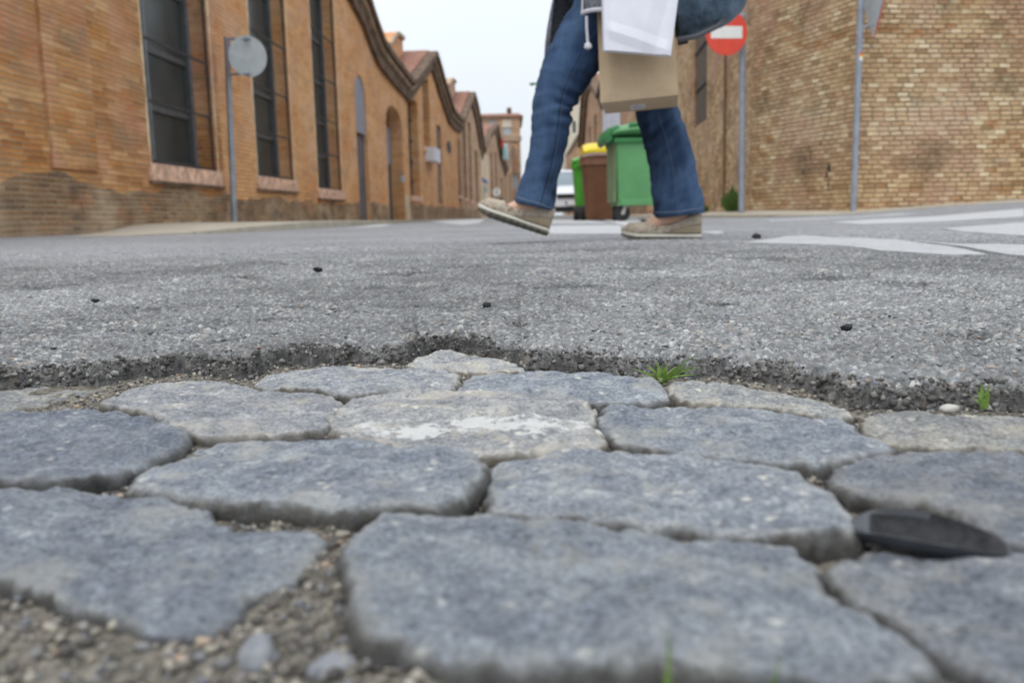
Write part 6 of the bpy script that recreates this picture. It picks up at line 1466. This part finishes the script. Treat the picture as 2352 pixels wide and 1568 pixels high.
for r_ in range(2):
    for c_ in range(7):
        x0 = 1452.5 + c_ * 3.8; y0_ = 244.2 - (x0 - 1449) * .09 + r_ * 3.0; q4 = [on_bottom(x0, y0_, .0018), on_bottom(x0 + 2.6, y0_ - .2, .0018), on_bottom(x0 + 2.6, y0_ + 1.2, .0018), on_bottom(x0, y0_ + 1.4, .0018)]; mb.add(q4, [[0, 1, 2, 3]])
mb.build('print', MAT['label_ink'], lb)
mb = MB()
for yy_ in (0.0, .10):
    a, b = tl.lerp(tr, .3) + Vector((0, yy_, 0)), tl.lerp(tr, .7) + Vector((0, yy_, 0)); mb.tube([a, a.lerp(hand, .5) + Vector((-.02, 0, 0)), hand + Vector((0, .02, -.06)), b.lerp(hand, .5) + Vector((.02, 0, 0)), b], .003, n=8)
mb.build('handle', MAT['kraft'], BB, smooth=True)
WB = thing('paper_bag', 'smaller crumpled white carrier bag held in front of the brown paper bag', 'paper bag')
Y2 = 2.40
a, b, c, d = on_Y(1388, 116, Y2), on_Y(1541, 128, Y2), on_Y(1566, -70, Y2 + .01), on_Y(1384, -70, Y2 + .01)
def cr(p, u, v):
    q = .004 * float(perlin(u * 1.4 + v, v * 1.6, 4.0)) + .0045 * max(0, 1 - abs((v - .15) + (u - .5) * .22) / .12) - .006 * max(0, 1 - abs(u - .74 - .2 * v) / .2)
    e = min(1, min(u, 1 - u) * 10); return p + Vector((0, -q * e - .006 * e, 0))
mb = MB(); v_, f_ = quadsheet([a, b, c, d], 90, 90, cr); mb.add(v_, f_)
o4 = Vector((0, .045, .004)); v_, f_ = quadsheet([b + o4, a + o4, d + o4, c + o4], 20, 20); mb.add(v_, f_)
for q4 in ([a + o4, a, d, d + o4], [b, b + o4, c + o4, c], [a + o4, b + o4, b, a]): v_, f_ = quadsheet(q4, 20, 20); mb.add(v_, f_)
mb.build('body', MAT['white_paper'], WB)
mb = MB(); mb.tube([d.lerp(c, .3), hand + Vector((-.01, -.015, -.06)), d.lerp(c, .7)], .003, n=8); mb.build('handle', MAT['white_paper'], WB, smooth=True)
# slouchy dark handbag at the hip
HB = thing('handbag', 'dark blue slouchy handbag bulging out behind the hip', 'handbag')
mb = MB(); Y3 = 2.58
prof = [(1545, 40, 50, .05), (1568, 34, 54, .07), (1600, 20, 58, .085), (1640, -2, 62, .085), (1672, -30, 55, .07), (1692, -55, 38, .045)]
limb(mb, [(x, y, w, dd, Y3) for x, y, w, dd in prof], n=36)
hb = remesh(mb, 'body', MAT['bag_leather'], HB, .006, 3)
me = hb.data; n = len(me.vertices); co = np.empty(n * 3); me.vertices.foreach_get('co', co); co = co.reshape(-1, 3); no = np.empty(n * 3); me.vertices.foreach_get('normal', no); no = no.reshape(-1, 3)
co += no * (.008 * perlin(co[:, 0] * 12, co[:, 1] * 12, co[:, 2] * 16) + .004 * np.abs(perlin(co[:, 0] * 30, co[:, 1] * 20, co[:, 2] * 22)))[:, None]; me.vertices.foreach_set('co', co.ravel()); me.update()
mb = MB(); mb.tube([on_Y(1556, 92, 2.54), on_Y(1600, 84, 2.52), on_Y(1645, 62, 2.53), on_Y(1688, 18, 2.55)], .0075, n=10); mb.build('piping', MAT['door_grey'], HB, smooth=True)
mb = MB(); mb.tube([on_Y(1557, 98, 2.56), on_Y(1580, 93, 2.55)], .009, n=8); mb.build('base_foot', MAT['car_black'], HB)
mb = MB(); s0, s1 = on_Y(1570, -20, 2.56), on_Y(1660, -50, 2.58); tpz = on_Y(1410, -450, 2.52); mb.tube([s0, s0.lerp(tpz, .5), tpz, s1.lerp(tpz, .5), s1], .008, n=8, squash=.4); mb.build('strap', MAT['bag_leather'], HB, smooth=True)
